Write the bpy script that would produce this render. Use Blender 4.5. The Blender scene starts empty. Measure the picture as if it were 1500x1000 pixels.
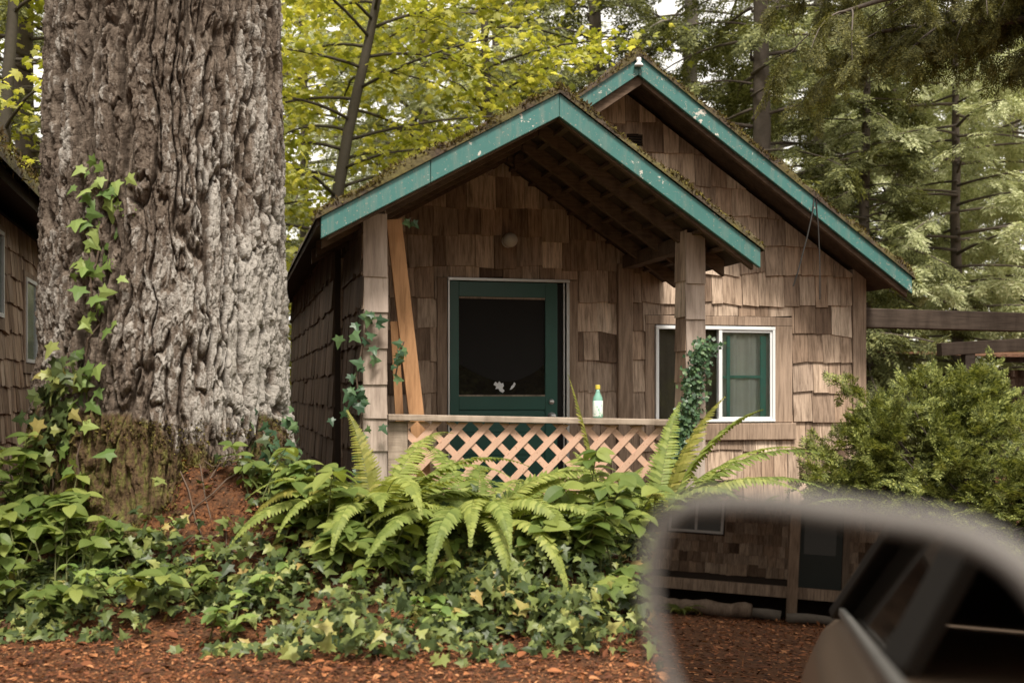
import bpy, math, random
import numpy as np
from mathutils import Matrix, Vector

S = bpy.context.scene
COL = S.collection
PI = math.pi
rad = math.radians

# ------------------------------------------------------------------ camera, world, sun, exposure
EYE = 1.2
cam = bpy.data.cameras.new("camera")
cam.sensor_width = 36.0
cam.lens = 1700.0 / 1500.0 * 36.0
cam.shift_y = 0.05
cam.clip_start = 0.02
cam.clip_end = 500
cam.dof.use_dof = True
cam.dof.focus_distance = 8.6
cam.dof.aperture_fstop = 2.25
camo = bpy.data.objects.new("camera", cam)
camo.location = (0, 0, EYE)
camo.rotation_euler = (PI / 2, 0, 0)
COL.objects.link(camo)
S.camera = camo

SUN_EL, SUN_AZ = rad(58), rad(168)          # azimuth clockwise from +Y
W = bpy.data.worlds.new("World")
S.world = W
W.use_nodes = True
nt = W.node_tree
nt.nodes.clear()
sky = nt.nodes.new("ShaderNodeTexSky")
sky.sky_type = 'NISHITA'
sky.sun_disc = False
sky.sun_elevation = SUN_EL
sky.sun_rotation = SUN_AZ
sky.dust_density = 3.0
mixw = nt.nodes.new("ShaderNodeMix")
mixw.data_type = 'RGBA'
mixw.inputs[0].default_value = 0.85
mixw.inputs[7].default_value = (9.8, 9.2, 8.1, 1)     # cloud deck
bg = nt.nodes.new("ShaderNodeBackground")
bg.inputs[1].default_value = 0.08
wo = nt.nodes.new("ShaderNodeOutputWorld")
nt.links.new(sky.outputs[0], mixw.inputs[6])
nt.links.new(mixw.outputs[2], bg.inputs[0])
nt.links.new(bg.outputs[0], wo.inputs[0])

sun = bpy.data.lights.new("sun", 'SUN')
sun.energy = 2.6
sun.angle = rad(14)
sun.color = (1.0, 0.93, 0.82)
suno = bpy.data.objects.new("sun", sun)
sdir = Vector((math.sin(SUN_AZ) * math.cos(SUN_EL), math.cos(SUN_AZ) * math.cos(SUN_EL), math.sin(SUN_EL)))
suno.rotation_euler = sdir.to_track_quat('Z', 'Y').to_euler()
suno.location = (0, 0, 30)
COL.objects.link(suno)

S.view_settings.view_transform = 'Standard'
S.view_settings.look = 'None'
S.view_settings.exposure = 1.2
S.view_settings.gamma = 1.0
S.render.engine = 'CYCLES'
S.cycles.use_denoising = True
try:
    S.cycles.denoiser = 'OPENIMAGEDENOISE'
except Exception:
    pass
S.cycles.use_adaptive_sampling = False
S.cycles.sample_clamp_indirect = 4.0
S.cycles.max_bounces = 8
S.cycles.diffuse_bounces = 4
S.cycles.transmission_bounces = 6
S.cycles.transparent_max_bounces = 8

# ------------------------------------------------------------------ helpers: objects
def link(o, parent=None):
    COL.objects.link(o)
    if parent is not None:
        o.parent = parent
    return o

def tag(o, label, cat, group=None, kind=None):
    if label: o["label"] = label
    if cat: o["category"] = cat
    if group: o["group"] = group
    if kind: o["kind"] = kind
    return o

def thing(name, label, cat, loc=(0, 0, 0), rz=0.0, group=None):
    o = bpy.data.objects.new(name, None)
    o.empty_display_size = 0.2
    o.location = loc
    o.rotation_euler = (0, 0, rz)
    tag(o, label, cat, group)
    return link(o)

def copy_tree(o, parent=None):
    c = o.copy()
    COL.objects.link(c)
    if parent is not None:
        c.parent = parent
        c.matrix_parent_inverse = o.matrix_parent_inverse
    for ch in list(o.children):
        copy_tree(ch, c)
    return c

def np_obj(name, V, F, material, parent=None, smooth=False):
    """V (n,3), F (m,k) uniform polygons"""
    me = bpy.data.meshes.new(name)
    V = np.ascontiguousarray(V, dtype=np.float32)
    F = np.ascontiguousarray(F, dtype=np.int32)
    m, k = F.shape
    me.vertices.add(len(V))
    me.vertices.foreach_set("co", V.ravel())
    me.loops.add(m * k)
    me.loops.foreach_set("vertex_index", F.ravel())
    me.polygons.add(m)
    me.polygons.foreach_set("loop_start", np.arange(0, m * k, k, dtype=np.int32))
    me.polygons.foreach_set("use_smooth", np.full(m, smooth, dtype=bool))
    me.update(calc_edges=True)
    me.validate()
    me.materials.append(material)
    return link(bpy.data.objects.new(name, me), parent)

class MB:
    """collects shapes, becomes one mesh object"""
    def __init__(s):
        s.v = []; s.f = []
    def add(s, vs, fs):
        b = len(s.v)
        s.v += [tuple(p) for p in vs]
        s.f += [tuple(i + b for i in f) for f in fs]
        return s
    def box(s, x0, x1, y0, y1, z0, z1):
        if x0 > x1: x0, x1 = x1, x0
        if y0 > y1: y0, y1 = y1, y0
        if z0 > z1: z0, z1 = z1, z0
        return s.add([(x0,y0,z0),(x1,y0,z0),(x1,y1,z0),(x0,y1,z0),(x0,y0,z1),(x1,y0,z1),(x1,y1,z1),(x0,y1,z1)],
                     [(3,2,1,0),(4,5,6,7),(0,1,5,4),(1,2,6,5),(2,3,7,6),(3,0,4,7)])
    def prism(s, poly, a, b, fn=lambda p, w: (p[0], w, p[1])):
        n = len(poly)
        vs = [fn(p, a) for p in poly] + [fn(p, b) for p in poly]
        fs = [tuple(range(n)), tuple(range(2*n-1, n-1, -1))]
        fs += [((i+1) % n, i, i+n, (i+1) % n + n) for i in range(n)]
        return s.add(vs, fs)
    def beam(s, p, q, wx, wy, up=(0,0,1), roll=0.0):
        p = Vector(p); q = Vector(q); d = (q-p).normalized()
        x = d.cross(Vector(up))
        if x.length < 1e-4: x = Vector((1,0,0))
        x.normalize(); y = x.cross(d)
        if roll:
            M = Matrix.Rotation(roll, 3, d); x = M @ x; y = M @ y
        c = [(-1,-1),(1,-1),(1,1),(-1,1)]
        vs = [p + x*a*wx/2 + y*b*wy/2 for a,b in c] + [q + x*a*wx/2 + y*b*wy/2 for a,b in c]
        return s.add(vs, [(3,2,1,0),(4,5,6,7),(0,1,5,4),(1,2,6,5),(2,3,7,6),(3,0,4,7)])
    def tube(s, pts, rs, n=6, cap=True):
        pts = [Vector(p) for p in pts]
        b = len(s.v)
        up = Vector((0.13, 0.31, 0.94))
        for i, p in enumerate(pts):
            d = (pts[min(i+1, len(pts)-1)] - pts[max(i-1, 0)])
            if d.length < 1e-7: d = Vector((0,0,1))
            d.normalize()
            x = d.cross(up)
            if x.length < 0.05: x = d.cross(Vector((1,0,0)))
            x.normalize(); y = d.cross(x)
            r = rs[i] if hasattr(rs, '__len__') else rs
            for k in range(n):
                a = 2*PI*k/n
                s.v.append(tuple(p + (x*math.cos(a) + y*math.sin(a))*r))
        for i in range(len(pts)-1):
            for k in range(n):
                k2 = (k+1) % n
                s.f.append((b+i*n+k, b+i*n+k2, b+(i+1)*n+k2, b+(i+1)*n+k))
        if cap:
            s.f.append(tuple(b+k for k in range(n))[::-1])
            s.f.append(tuple(b+(len(pts)-1)*n+k for k in range(n)))
        return s
    def lathe(s, prof, c=(0,0,0), n=20, axis='z'):
        b = len(s.v)
        for r, h in prof:
            for k in range(n):
                a = 2*PI*k/n
                x, y = r*math.cos(a), r*math.sin(a)
                p = (x, y, h) if axis == 'z' else ((x, h, y) if axis == 'y' else (h, x, y))
                s.v.append((p[0]+c[0], p[1]+c[1], p[2]+c[2]))
        for i in range(len(prof)-1):
            for k in range(n):
                k2 = (k+1) % n
                s.f.append((b+i*n+k, b+i*n+k2, b+(i+1)*n+k2, b+(i+1)*n+k))
        s.f.append(tuple(b+k for k in range(n))[::-1])
        s.f.append(tuple(b+(len(prof)-1)*n+k for k in range(n)))
        return s
    def build(s, name, material, parent=None, bevel=0.0, smooth=False):
        me = bpy.data.meshes.new(name)
        me.from_pydata(s.v, [], s.f)
        me.materials.append(material)
        me.update()
        if smooth:
            me.polygons.foreach_set("use_smooth", np.full(len(me.polygons), True, dtype=bool))
        import bmesh
        bm = bmesh.new(); bm.from_mesh(me)
        bmesh.ops.recalc_face_normals(bm, faces=bm.faces)
        bm.to_mesh(me); bm.free()
        o = bpy.data.objects.new(name, me)
        if bevel:
            m = o.modifiers.new("bevel", 'BEVEL'); m.width = bevel; m.segments = 2; m.limit_method = 'ANGLE'
        return link(o, parent)

def clip(poly, a, b, c):
    """keep a*x+b*y<=c"""
    out = []
    n = len(poly)
    for i in range(n):
        p, q = poly[i], poly[(i+1) % n]
        dp = a*p[0]+b*p[1]-c; dq = a*q[0]+b*q[1]-c
        if dp <= 0: out.append(p)
        if (dp < 0 < dq) or (dq < 0 < dp):
            t = dp/(dp-dq)
            out.append((p[0]+t*(q[0]-p[0]), p[1]+t*(q[1]-p[1])))
    return out

# ------------------------------------------------------------------ helpers: noise
def _h(i, j, k, seed):
    i = i.astype(np.int64); j = j.astype(np.int64); k = k.astype(np.int64)
    n = (i*374761393 + j*668265263 + k*2147483647 + seed*1274126177) & 0xFFFFFFFF
    n = ((n ^ (n >> 13)) * 1274126177) & 0xFFFFFFFF
    n = ((n ^ (n >> 16)) * 2246822519) & 0xFFFFFFFF
    n = n ^ (n >> 15)
    return (n & 0xFFFFFF) / float(0x1000000)

def vnoise(x, y, z=None, seed=0):
    x = np.asarray(x, float); y = np.asarray(y, float)
    z = np.zeros_like(x) if z is None else np.asarray(z, float)
    xi, yi, zi = np.floor(x), np.floor(y), np.floor(z)
    fx, fy, fz = x-xi, y-yi, z-zi
    fx = fx*fx*(3-2*fx); fy = fy*fy*(3-2*fy); fz = fz*fz*(3-2*fz)
    r = 0
    for a in (0,1):
        for b in (0,1):
            for c in (0,1):
                w = (fx if a else 1-fx)*(fy if b else 1-fy)*(fz if c else 1-fz)
                r = r + w*_h(xi+a, yi+b, zi+c, seed)
    return r*2-1

def fbm(x, y, z=None, seed=0, o=4):
    r = 0; a = 0.5; f = 1.0
    for i in range(o):
        r = r + a*vnoise(np.asarray(x)*f, np.asarray(y)*f, None if z is None else np.asarray(z)*f, seed+i*17)
        a *= 0.5; f *= 2.03
    return r

def worley(x, y, seed=0, jit=0.9):
    xi, yi = np.floor(x), np.floor(y)
    f1 = np.full_like(x, 9.0); f2 = np.full_like(x, 9.0); idv = np.zeros_like(x)
    z0 = np.zeros_like(x)
    for a in (-1,0,1):
        for b in (-1,0,1):
            cx, cy = xi+a, yi+b
            px = cx+0.5+jit*(_h(cx, cy, z0, seed)-0.5)
            py = cy+0.5+jit*(_h(cx, cy, z0+1, seed)-0.5)
            d = np.sqrt((px-x)**2+(py-y)**2)
            nid = _h(cx, cy, z0+2, seed)
            m = d < f1
            f2 = np.where(m, f1, np.minimum(f2, d))
            idv = np.where(m, nid, idv)
            f1 = np.where(m, d, f1)
    return f1, f2, idv

def sstep(a, b, x):
    t = np.clip((x-a)/(b-a), 0, 1)
    return t*t*(3-2*t)

# ------------------------------------------------------------------ helpers: scattering
def frames(xa, zh, scale):
    xa = xa/np.linalg.norm(xa, axis=1, keepdims=True)
    y = np.cross(zh, xa)
    l = np.linalg.norm(y, axis=1, keepdims=True); l[l < 1e-6] = 1
    y = y/l
    z = np.cross(xa, y)
    R = np.stack([xa, y, z], axis=2)
    sc = np.asarray(scale, float)
    if sc.ndim == 1: sc = sc[:, None]
    return R*sc[:, None, :] if sc.shape[1] == 3 else R*sc[:, :, None]

def scatter(tv, tf, R, P):
    n, k = len(P), len(tv)
    V = np.einsum('nij,vj->nvi', R, tv) + P[:, None, :]
    F = tf[None] + (np.arange(n)*k)[:, None, None]
    return V.reshape(-1, 3), F.reshape(-1, tf.shape[1])

def rdir(rng, n, up=0.0):
    d = rng.normal(size=(n, 3)); d[:, 2] += up
    return d/np.linalg.norm(d, axis=1, keepdims=True)

def fan(outline, fold=0.15, tip=-0.12):
    o = np.array(outline, float)
    v = np.zeros((len(o)+1, 3)); v[1:, :2] = o; v[0, :2] = (0.35, 0)
    v[:, 2] = -fold*np.abs(v[:, 1]) + tip*v[:, 0]**2
    n = len(o)
    f = np.array([(0, 1+i, 1+(i+1) % n) for i in range(n)])
    return v, f

IVY = fan([(0,0),(-.14,.28),(.10,.30),(.22,.56),(.38,.24),(.70,.14),(1,0),(.70,-.14),(.38,-.24),(.22,-.56),(.10,-.30),(-.14,-.28)], .2, -.15)
MAPLE = fan([(0,0),(-.08,.30),(.12,.24),(.20,.58),(.36,.36),(.56,.50),(.55,.22),(.74,.20),(1,0),(.74,-.20),(.55,-.22),(.56,-.50),(.36,-.36),(.20,-.58),(.12,-.24),(-.08,-.30)], .25, -.25)
def oval_leaf(width=0.25, n=6, droop=0.35, fold=0.25):
    vs = []; fs = []
    for i in range(n+1):
        t = i/n
        w = width*(math.sin(PI*min(1, t**0.8))**0.8) if 0 < t < 1 else 0.004
        z = 0.12*t - droop*t*t
        vs += [(t, w, z+fold*w), (t, 0, z), (t, -w, z+fold*w)]
    for i in range(n):
        b = 3*i
        fs += [(b+1, b+4, b+3, b), (b+2, b+5, b+4, b+1)]
    return np.array(vs), np.array(fs)
OVAL = oval_leaf()
BROAD = oval_leaf(0.3, 6, 0.3, 0.2)
DIAMOND = (np.array([(0,0,0),(.45,.5,.0),(1,0,-.06),(.45,-.5,.0)], float), np.array([(0,1,2,3)]))

def spray_template(seed, step=0.09, leaf=0.075, lw=0.022, twig=0.42, gap=0.05):
    rng = np.random.default_rng(seed)
    P = []; D = []; L = []
    def line(p, d, ln):
        n = max(2, int(ln/gap))
        for i in range(n):
            q = p + d*(ln*(i+0.5)/n)
            for sgn in (1, -1):
                side = np.array([-d[1], d[0], 0])*sgn
                dd = d*0.75 + side*0.8 + np.array([0, 0, rng.uniform(-.25, .2)])
                P.append(q); D.append(dd); L.append(leaf*rng.uniform(.7, 1.2))
        P.append(p + d*ln); D.append(d); L.append(leaf)
    line(np.zeros(3), np.array([1., 0, 0]), 1.0)
    x = 0.08; sg = 1
    while x < 0.93:
        a = rad(rng.uniform(38, 58))*sg
        ln = (twig*(1-x*0.85))*rng.uniform(.7, 1.1)
        d = np.array([math.cos(a), math.sin(a), rng.uniform(-.25, .05)])
        line(np.array([x, 0, -.15*x*x]), d/np.linalg.norm(d), ln)
        sg = -sg; x += step*rng.uniform(.35, .65)
    P = np.array(P); D = np.array(D); L = np.array(L)
    zh = np.tile([0, 0, 1.0], (len(P), 1)) + rng.normal(size=(len(P), 3))*0.35
    R = frames(D, zh, np.stack([L, L*lw/leaf, L], 1))
    return scatter(DIAMOND[0], DIAMOND[1], R, P)

# ------------------------------------------------------------------ helpers: materials
def N(t, kind, **kw):
    n = t.nodes.new(kind)
    for k, v in kw.items():
        setattr(n, k, v)
    return n

def newmat(name):
    m = bpy.data.materials.new(name); m.use_nodes = True
    t = m.node_tree; t.nodes.clear()
    out = N(t, "ShaderNodeOutputMaterial")
    b = N(t, "ShaderNodeBsdfPrincipled")
    t.links.new(b.outputs[0], out.inputs[0])
    return m, t, b, out

def ramp(t, fac, stops):
    r = N(t, "ShaderNodeValToRGB")
    e = r.color_ramp.elements
    while len(e) > 1: e.remove(e[-1])
    e[0].position = stops[0][0]; e[0].color = (*stops[0][1], 1)
    for p, c in stops[1:]:
        x = e.new(p); x.color = (*c, 1)
    t.links.new(fac, r.inputs[0])
    return r.outputs[0]

def coords(t, kind="Object", scale=(1,1,1), jitter=True):
    tc = N(t, "ShaderNodeTexCoord")
    src = tc.outputs[kind]
    if jitter:
        g = N(t, "ShaderNodeNewGeometry")
        mul = N(t, "ShaderNodeMath", operation='MULTIPLY'); mul.inputs[1].default_value = 71.3
        t.links.new(g.outputs["Random Per Island"], mul.inputs[0])
        ad = N(t, "ShaderNodeVectorMath", operation='ADD')
        t.links.new(src, ad.inputs[0]); t.links.new(mul.outputs[0], ad.inputs[1])
        src = ad.outputs[0]
    mp = N(t, "ShaderNodeMapping"); mp.inputs["Scale"].default_value = scale
    t.links.new(src, mp.inputs[0])
    return mp.outputs[0]

def noise(t, vec, scale, detail=4, rough=0.6, dist=0.0):
    n = N(t, "ShaderNodeTexNoise")
    n.inputs["Scale"].default_value = scale; n.inputs["Detail"].default_value = detail
    n.inputs["Roughness"].default_value = rough; n.inputs["Distortion"].default_value = dist
    if vec is not None: t.links.new(vec, n.inputs[0])
    return n.outputs[0]

def mixc(t, fac, a, b, mode='MIX'):
    m = N(t, "ShaderNodeMix", data_type='RGBA', blend_type=mode)
    for i, x in ((0, fac), (6, a), (7, b)):
        if hasattr(x, "is_linked") or hasattr(x, "links"): t.links.new(x, m.inputs[i])
        elif i == 0: m.inputs[0].default_value = x
        else: m.inputs[i].default_value = (*x, 1)
    return m.outputs[2]

def bump(t, b, h, strength=0.4, dist=0.01):
    n = N(t, "ShaderNodeBump"); n.inputs["Strength"].default_value = strength; n.inputs["Distance"].default_value = dist
    t.links.new(h, n.inputs["Height"]); t.links.new(n.outputs[0], b.inputs["Normal"])

def wood(name, dark, mid, light, grain=(26, 26, 1.6), rough=0.85, tone=0.75, stain=0.0):
    m, t, b, _ = newmat(name)
    v = coords(t, "Object", grain)
    g = noise(t, v, 2.2, 6, 0.62, 0.4)
    gi = N(t, "ShaderNodeNewGeometry")
    c = ramp(t, gi.outputs["Random Per Island"], [(0, dark), (.22, mid), (.45, tuple(a*.45+b*.55 for a, b in zip(mid, light))), (.62, (mid[0]*.95, mid[1]*1.02, mid[2]*1.1)), (.8, tuple(a*.5+b*.5 for a, b in zip(mid, dark))), (1, light)])
    g2 = ramp(t, g, [(.3, (.42, .39, .37)), (.55, (1, 1, 1)), (.8, (1.25, 1.22, 1.2))])
    c = mixc(t, tone, c, g2, 'MULTIPLY')
    big = noise(t, coords(t, "Object", (5, 5, 1.1)), 1.7, 4, 0.6)
    c = mixc(t, 0.85, c, ramp(t, big, [(.3, (.55, .52, .5)), (.52, (1, 1, 1)), (.75, (1.2, 1.2, 1.22))]), 'MULTIPLY')
    t.links.new(c, b.inputs["Base Color"])
    b.inputs["Roughness"].default_value = rough
    b.inputs["Specular IOR Level"].default_value = 0.25
    bump(t, b, g, 0.5, 0.006)
    return m

def paint(name, col, chip=(.5, .47, .42), amount=0.62, rough=0.5, dirt=(.25, .22, .18)):
    m, t, b, _ = newmat(name)
    v = coords(t, "Object", (1, 1, 1), True)
    n1 = noise(t, v, 19, 5, 0.7)
    n2 = noise(t, v, 3.1, 4, 0.6)
    n3 = noise(t, v, 60, 2, 0.5)
    c = mixc(t, ramp(t, n2, [(.3, (0, 0, 0)), (.75, (.55, .55, .55))]), col, tuple(x*0.62 for x in col))
    c = mixc(t, ramp(t, n3, [(.64, (0, 0, 0)), (.68, (.75, .75, .75))]), c, dirt)
    st = noise(t, coords(t, 'Object', (9, 9, 1.2), True), 2.5, 5, .65)
    c = mixc(t, ramp(t, st, [(.5, (0, 0, 0)), (.72, (.55, .55, .55))]), c, tuple(.5*a_+.5*b_ for a_, b_ in zip(col, dirt)))
    n4 = noise(t, v, 2.3, 3, .6)
    ma = N(t, 'ShaderNodeMath', operation='MULTIPLY_ADD'); ma.inputs[1].default_value = .45; ma.inputs[2].default_value = -.235
    t.links.new(n4, ma.inputs[0])
    ad = N(t, 'ShaderNodeMath', operation='ADD'); t.links.new(n1, ad.inputs[0]); t.links.new(ma.outputs[0], ad.inputs[1])
    c = mixc(t, ramp(t, ad.outputs[0], [(amount, (0, 0, 0)), (amount+.02, (1, 1, 1))]), c, chip)
    t.links.new(c, b.inputs["Base Color"])
    b.inputs["Roughness"].default_value = rough
    bump(t, b, n1, 0.25, 0.004)
    return m

def plain(name, col, rough=0.6, metal=0.0, var=0.25, scale=8.0, bmp=0.0):
    m, t, b, _ = newmat(name)
    n = noise(t, coords(t, "Object", (1, 1, 1), True), scale, 5, 0.65)
    c = mixc(t, n, tuple(x*(1-var) for x in col), tuple(min(1, x*(1+var)) for x in col))
    t.links.new(c, b.inputs["Base Color"])
    b.inputs["Roughness"].default_value = rough; b.inputs["Metallic"].default_value = metal
    if bmp: bump(t, b, n, bmp, 0.01)
    return m

def leaf(name, stops, trans=0.4, rough=0.5, tcol=None, spec=0.3):
    m, t, b, out = newmat(name)
    g = N(t, "ShaderNodeNewGeometry")
    c = ramp(t, g.outputs["Random Per Island"], stops)
    t.links.new(c, b.inputs["Base Color"])
    b.inputs["Roughness"].default_value = rough
    b.inputs["Specular IOR Level"].default_value = spec
    tr = N(t, "ShaderNodeBsdfTranslucent")
    t.links.new(mixc(t, 1.0, c, tcol or (1.3, 1.25, .7), 'MULTIPLY'), tr.inputs[0])
    mx = N(t, "ShaderNodeMixShader"); mx.inputs[0].default_value = trans
    t.links.new(b.outputs[0], mx.inputs[1]); t.links.new(tr.outputs[0], mx.inputs[2])
    t.links.new(mx.outputs[0], out.inputs[0])
    return m

def glass_mat(name, tint=(.98, 1, .99), alpha=0.25, rough=0.02):
    m, t, b, out = newmat(name)
    t.nodes.remove(b)
    gl = N(t, "ShaderNodeBsdfGlossy"); gl.inputs["Roughness"].default_value = rough
    tr = N(t, "ShaderNodeBsdfTransparent"); tr.inputs[0].default_value = (*tint, 1)
    fr = N(t, "ShaderNodeFresnel"); fr.inputs[0].default_value = 1.5
    ad = N(t, "ShaderNodeMath", operation='MULTIPLY_ADD'); ad.inputs[1].default_value = 1.3; ad.inputs[2].default_value = 0.0
    t.links.new(fr.outputs[0], ad.inputs[0])
    mx = N(t, "ShaderNodeMixShader")
    t.links.new(ad.outputs[0], mx.inputs[0]); t.links.new(tr.outputs[0], mx.inputs[1]); t.links.new(gl.outputs[0], mx.inputs[2])
    t.links.new(mx.outputs[0], out.inputs[0])
    return m

M = {}
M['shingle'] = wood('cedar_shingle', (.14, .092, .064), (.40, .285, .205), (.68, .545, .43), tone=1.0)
M['shingle_dark'] = wood('dark_shingle', (.075, .05, .036), (.13, .09, .065), (.2, .145, .11))  # darker shingle tone, used on side walls, gables and shed
M['core'] = plain('wall_core', (.05, .035, .026), .9)
M['trim'] = wood('bare_wood_trim', (.24, .17, .125), (.31, .225, .165), (.39, .295, .225))
M['postwood'] = wood('pale_post_shingle', (.3, .23, .185), (.37, .295, .245), (.44, .36, .31), tone=.5)
M['rafter'] = wood('shaded_rafter_wood', (.07, .046, .032), (.10, .066, .045), (.13, .088, .06), grain=(4, 26, 26))  # brown wood, darkened to put the porch shade into its colour
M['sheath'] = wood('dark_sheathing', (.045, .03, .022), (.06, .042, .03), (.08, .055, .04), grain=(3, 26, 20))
M['plank'] = wood('orange_fir_plank', (.36, .19, .09), (.42, .23, .115), (.46, .26, .135), tone=.45)
M['beam'] = wood('dark_timber', (.05, .036, .028), (.065, .047, .036), (.08, .06, .046), grain=(1.6, 22, 22))
M['teal'] = paint('teal_fascia_paint', (.042, .15, .138), amount=.64)
M['doorgreen'] = paint('dark_green_door_paint', (.018, .085, .066), chip=(.5, .52, .5), amount=.735, rough=.4, dirt=(.02, .07, .055))
M['muntin'] = paint('sea_green_sash_paint', (.16, .47, .4), amount=.8)
M['lattice'] = paint('salmon_lattice_paint', (.58, .37, .265), chip=(.46, .28, .2), amount=.66, rough=.7, dirt=(.36, .2, .13))
M['rail'] = wood('grey_rail_wood', (.3, .24, .19), (.36, .29, .23), (.42, .34, .28), grain=(2, 26, 26), tone=.5)
M['white'] = plain('white_window_frame', (.72, .73, .74), .4, 0, .06)
M['alu'] = plain('dull_aluminium', (.55, .55, .54), .38, .6, .15)
M['black'] = plain('black_interior', (.008, .007, .006), .9)
M['curtain'] = plain('grey_curtain', (.75, .75, .7), .9, 0, .2, 5)
M['browncurtain'] = plain('brown_curtain', (.15, .12, .095), .9, 0, .2, 5)
M['glass'] = glass_mat('window_glass')
dp_, dpt_, dpb_, _ = newmat('dark_door_pane'); dpb_.inputs['Base Color'].default_value = (.016, .014, .012, 1); dpb_.inputs['Roughness'].default_value = .015; dpb_.inputs['Specular IOR Level'].default_value = .8
M['darkpane'] = dp_
M['wire'] = plain('black_cable', (.02, .018, .016), .6)

def ground_mat():
    m, t, b, _ = newmat('needle_litter_ground')
    v = coords(t, "Object", (1, 1, 1), False)
    n1 = noise(t, v, 55, 6, .7); n2 = noise(t, v, 2.2, 5, .6); n3 = noise(t, v, 17, 4, .6)
    c = ramp(t, n1, [(.3, (.028, .014, .009)), (.48, (.10, .042, .02)), (.62, (.2, .085, .035)), (.75, (.3, .15, .07))])
    c = mixc(t, ramp(t, n3, [(.45, (0, 0, 0)), (.65, (.75, .75, .75))]), c, (.045, .03, .02))
    c = mixc(t, ramp(t, n2, [(.45, (0, 0, 0)), (.65, (.7, .7, .7))]), c, (.09, .05, .03))
    t.links.new(c, b.inputs["Base Color"])
    b.inputs["Roughness"].default_value = .9; b.inputs["Specular IOR Level"].default_value = .15
    bump(t, b, n1, .8, .02)
    return m
M['ground'] = ground_mat()

def bark_mat(name, top, low, lichen, moss=True):
    m, t, b, _ = newmat(name)
    v = coords(t, "Object", (1, 1, 1), False)
    vs = coords(t, "Object", (1, 1, .3), False)
    n1 = noise(t, vs, 34, 6, .7); n2 = noise(t, vs, 5.5, 5, .6); n3 = noise(t, v, 95, 4, .6)
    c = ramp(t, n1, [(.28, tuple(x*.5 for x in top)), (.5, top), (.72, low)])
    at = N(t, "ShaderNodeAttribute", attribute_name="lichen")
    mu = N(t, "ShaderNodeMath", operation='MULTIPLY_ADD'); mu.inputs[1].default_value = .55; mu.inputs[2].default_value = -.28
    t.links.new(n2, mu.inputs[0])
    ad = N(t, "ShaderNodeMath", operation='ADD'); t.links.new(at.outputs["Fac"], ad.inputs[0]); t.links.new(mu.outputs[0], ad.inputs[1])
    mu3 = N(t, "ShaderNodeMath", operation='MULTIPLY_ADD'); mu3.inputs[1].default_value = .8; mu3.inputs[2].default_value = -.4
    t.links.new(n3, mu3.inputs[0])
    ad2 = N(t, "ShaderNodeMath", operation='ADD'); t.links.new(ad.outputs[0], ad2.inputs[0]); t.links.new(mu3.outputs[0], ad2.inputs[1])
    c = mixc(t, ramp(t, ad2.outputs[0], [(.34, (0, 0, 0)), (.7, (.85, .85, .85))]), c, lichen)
    if moss:
        am = N(t, "ShaderNodeAttribute", attribute_name="moss")
        a3 = N(t, "ShaderNodeMath", operation='ADD'); t.links.new(am.outputs["Fac"], a3.inputs[0]); t.links.new(mu.outputs[0], a3.inputs[1])
        mc = ramp(t, n1, [(.3, (.03, .019, .012)), (.42, (.075, .047, .026)), (.5, (.105, .07, .034)), (.56, (.085, .08, .022)), (.74, (.19, .175, .045))])
        c = mixc(t, ramp(t, a3.outputs[0], [(.28, (0, 0, 0)), (.75, (.95, .95, .95))]), c, mc)
    t.links.new(c, b.inputs["Base Color"])
    b.inputs["Roughness"].default_value = .92; b.inputs["Specular IOR Level"].default_value = .15
    bump(t, b, n3, .9, .012)
    return m
M['bark'] = bark_mat('fir_bark', (.115, .088, .069), (.23, .19, .155), (.37, .345, .315))
M['conifer_bark'] = plain('conifer_bark', (.10, .08, .065), .9, 0, .5, 14, .6)
M['pale_bark'] = plain('pale_conifer_bark', (.2, .175, .15), .9, 0, .4, 12, .6)
M['maple_bark'] = plain('maple_bark', (.055, .045, .032), .85, 0, .4, 20, .4)
M['stem'] = plain('green_stem', (.11, .12, .04), .7)
M['vine'] = plain('brown_vine', (.09, .06, .04), .8)
M['moss'] = leaf('roof_moss', [(0, (.035, .024, .013)), (.4, (.075, .05, .022)), (.7, (.12, .1, .028)), (1, (.2, .17, .045))], .15, .9, spec=.1)
M['ivy'] = leaf('ivy_leaf', [(0, (.035, .055, .022)), (.4, (.08, .11, .038)), (.75, (.155, .19, .058)), (.95, (.30, .32, .10)), (1, (.36, .25, .09))], .25, .42)
M['ivydark'] = leaf('dark_ivy_leaf', [(0, (.03, .065, .035)), (.6, (.06, .115, .055)), (1, (.12, .19, .08))], .2, .38)
M['ivypale'] = leaf('pale_ivy_leaf', [(0, (.10, .17, .045)), (.5, (.19, .27, .07)), (1, (.3, .37, .11))], .35, .5)
M['fern'] = leaf('fern_pinna', [(0, (.17, .21, .055)), (.6, (.29, .33, .09)), (1, (.42, .44, .15))], .4, .55)
_t = M['fern'].node_tree
_oi = N(_t, "ShaderNodeObjectInfo")
_rp = [n for n in _t.nodes if n.type == 'VALTORGB'][0]
_mx = mixc(_t, 1.0, _rp.outputs[0], ramp(_t, _oi.outputs["Random"], [(0, (.95, .7, .5)), (.08, (.6, .68, .62)), (.45, (.8, .88, .8)), (1, (1.12, 1.08, 1.0))]), 'MULTIPLY')
for _n in _t.nodes:
    if _n.type == 'BSDF_PRINCIPLED': _t.links.new(_mx, _n.inputs["Base Color"])
M['broad'] = leaf('broad_leaf', [(0, (.09, .14, .035)), (.6, (.17, .22, .055)), (1, (.3, .34, .09))], .4, .48)
M['grass'] = leaf('grass_blade', [(0, (.10, .14, .045)), (1, (.22, .26, .09))], .4, .6)
M['maple'] = leaf('maple_leaf', [(0, (.2, .24, .05)), (.5, (.38, .41, .085)), (1, (.64, .64, .24))], .6, .5, (1.25, 1.15, .5))
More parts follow.
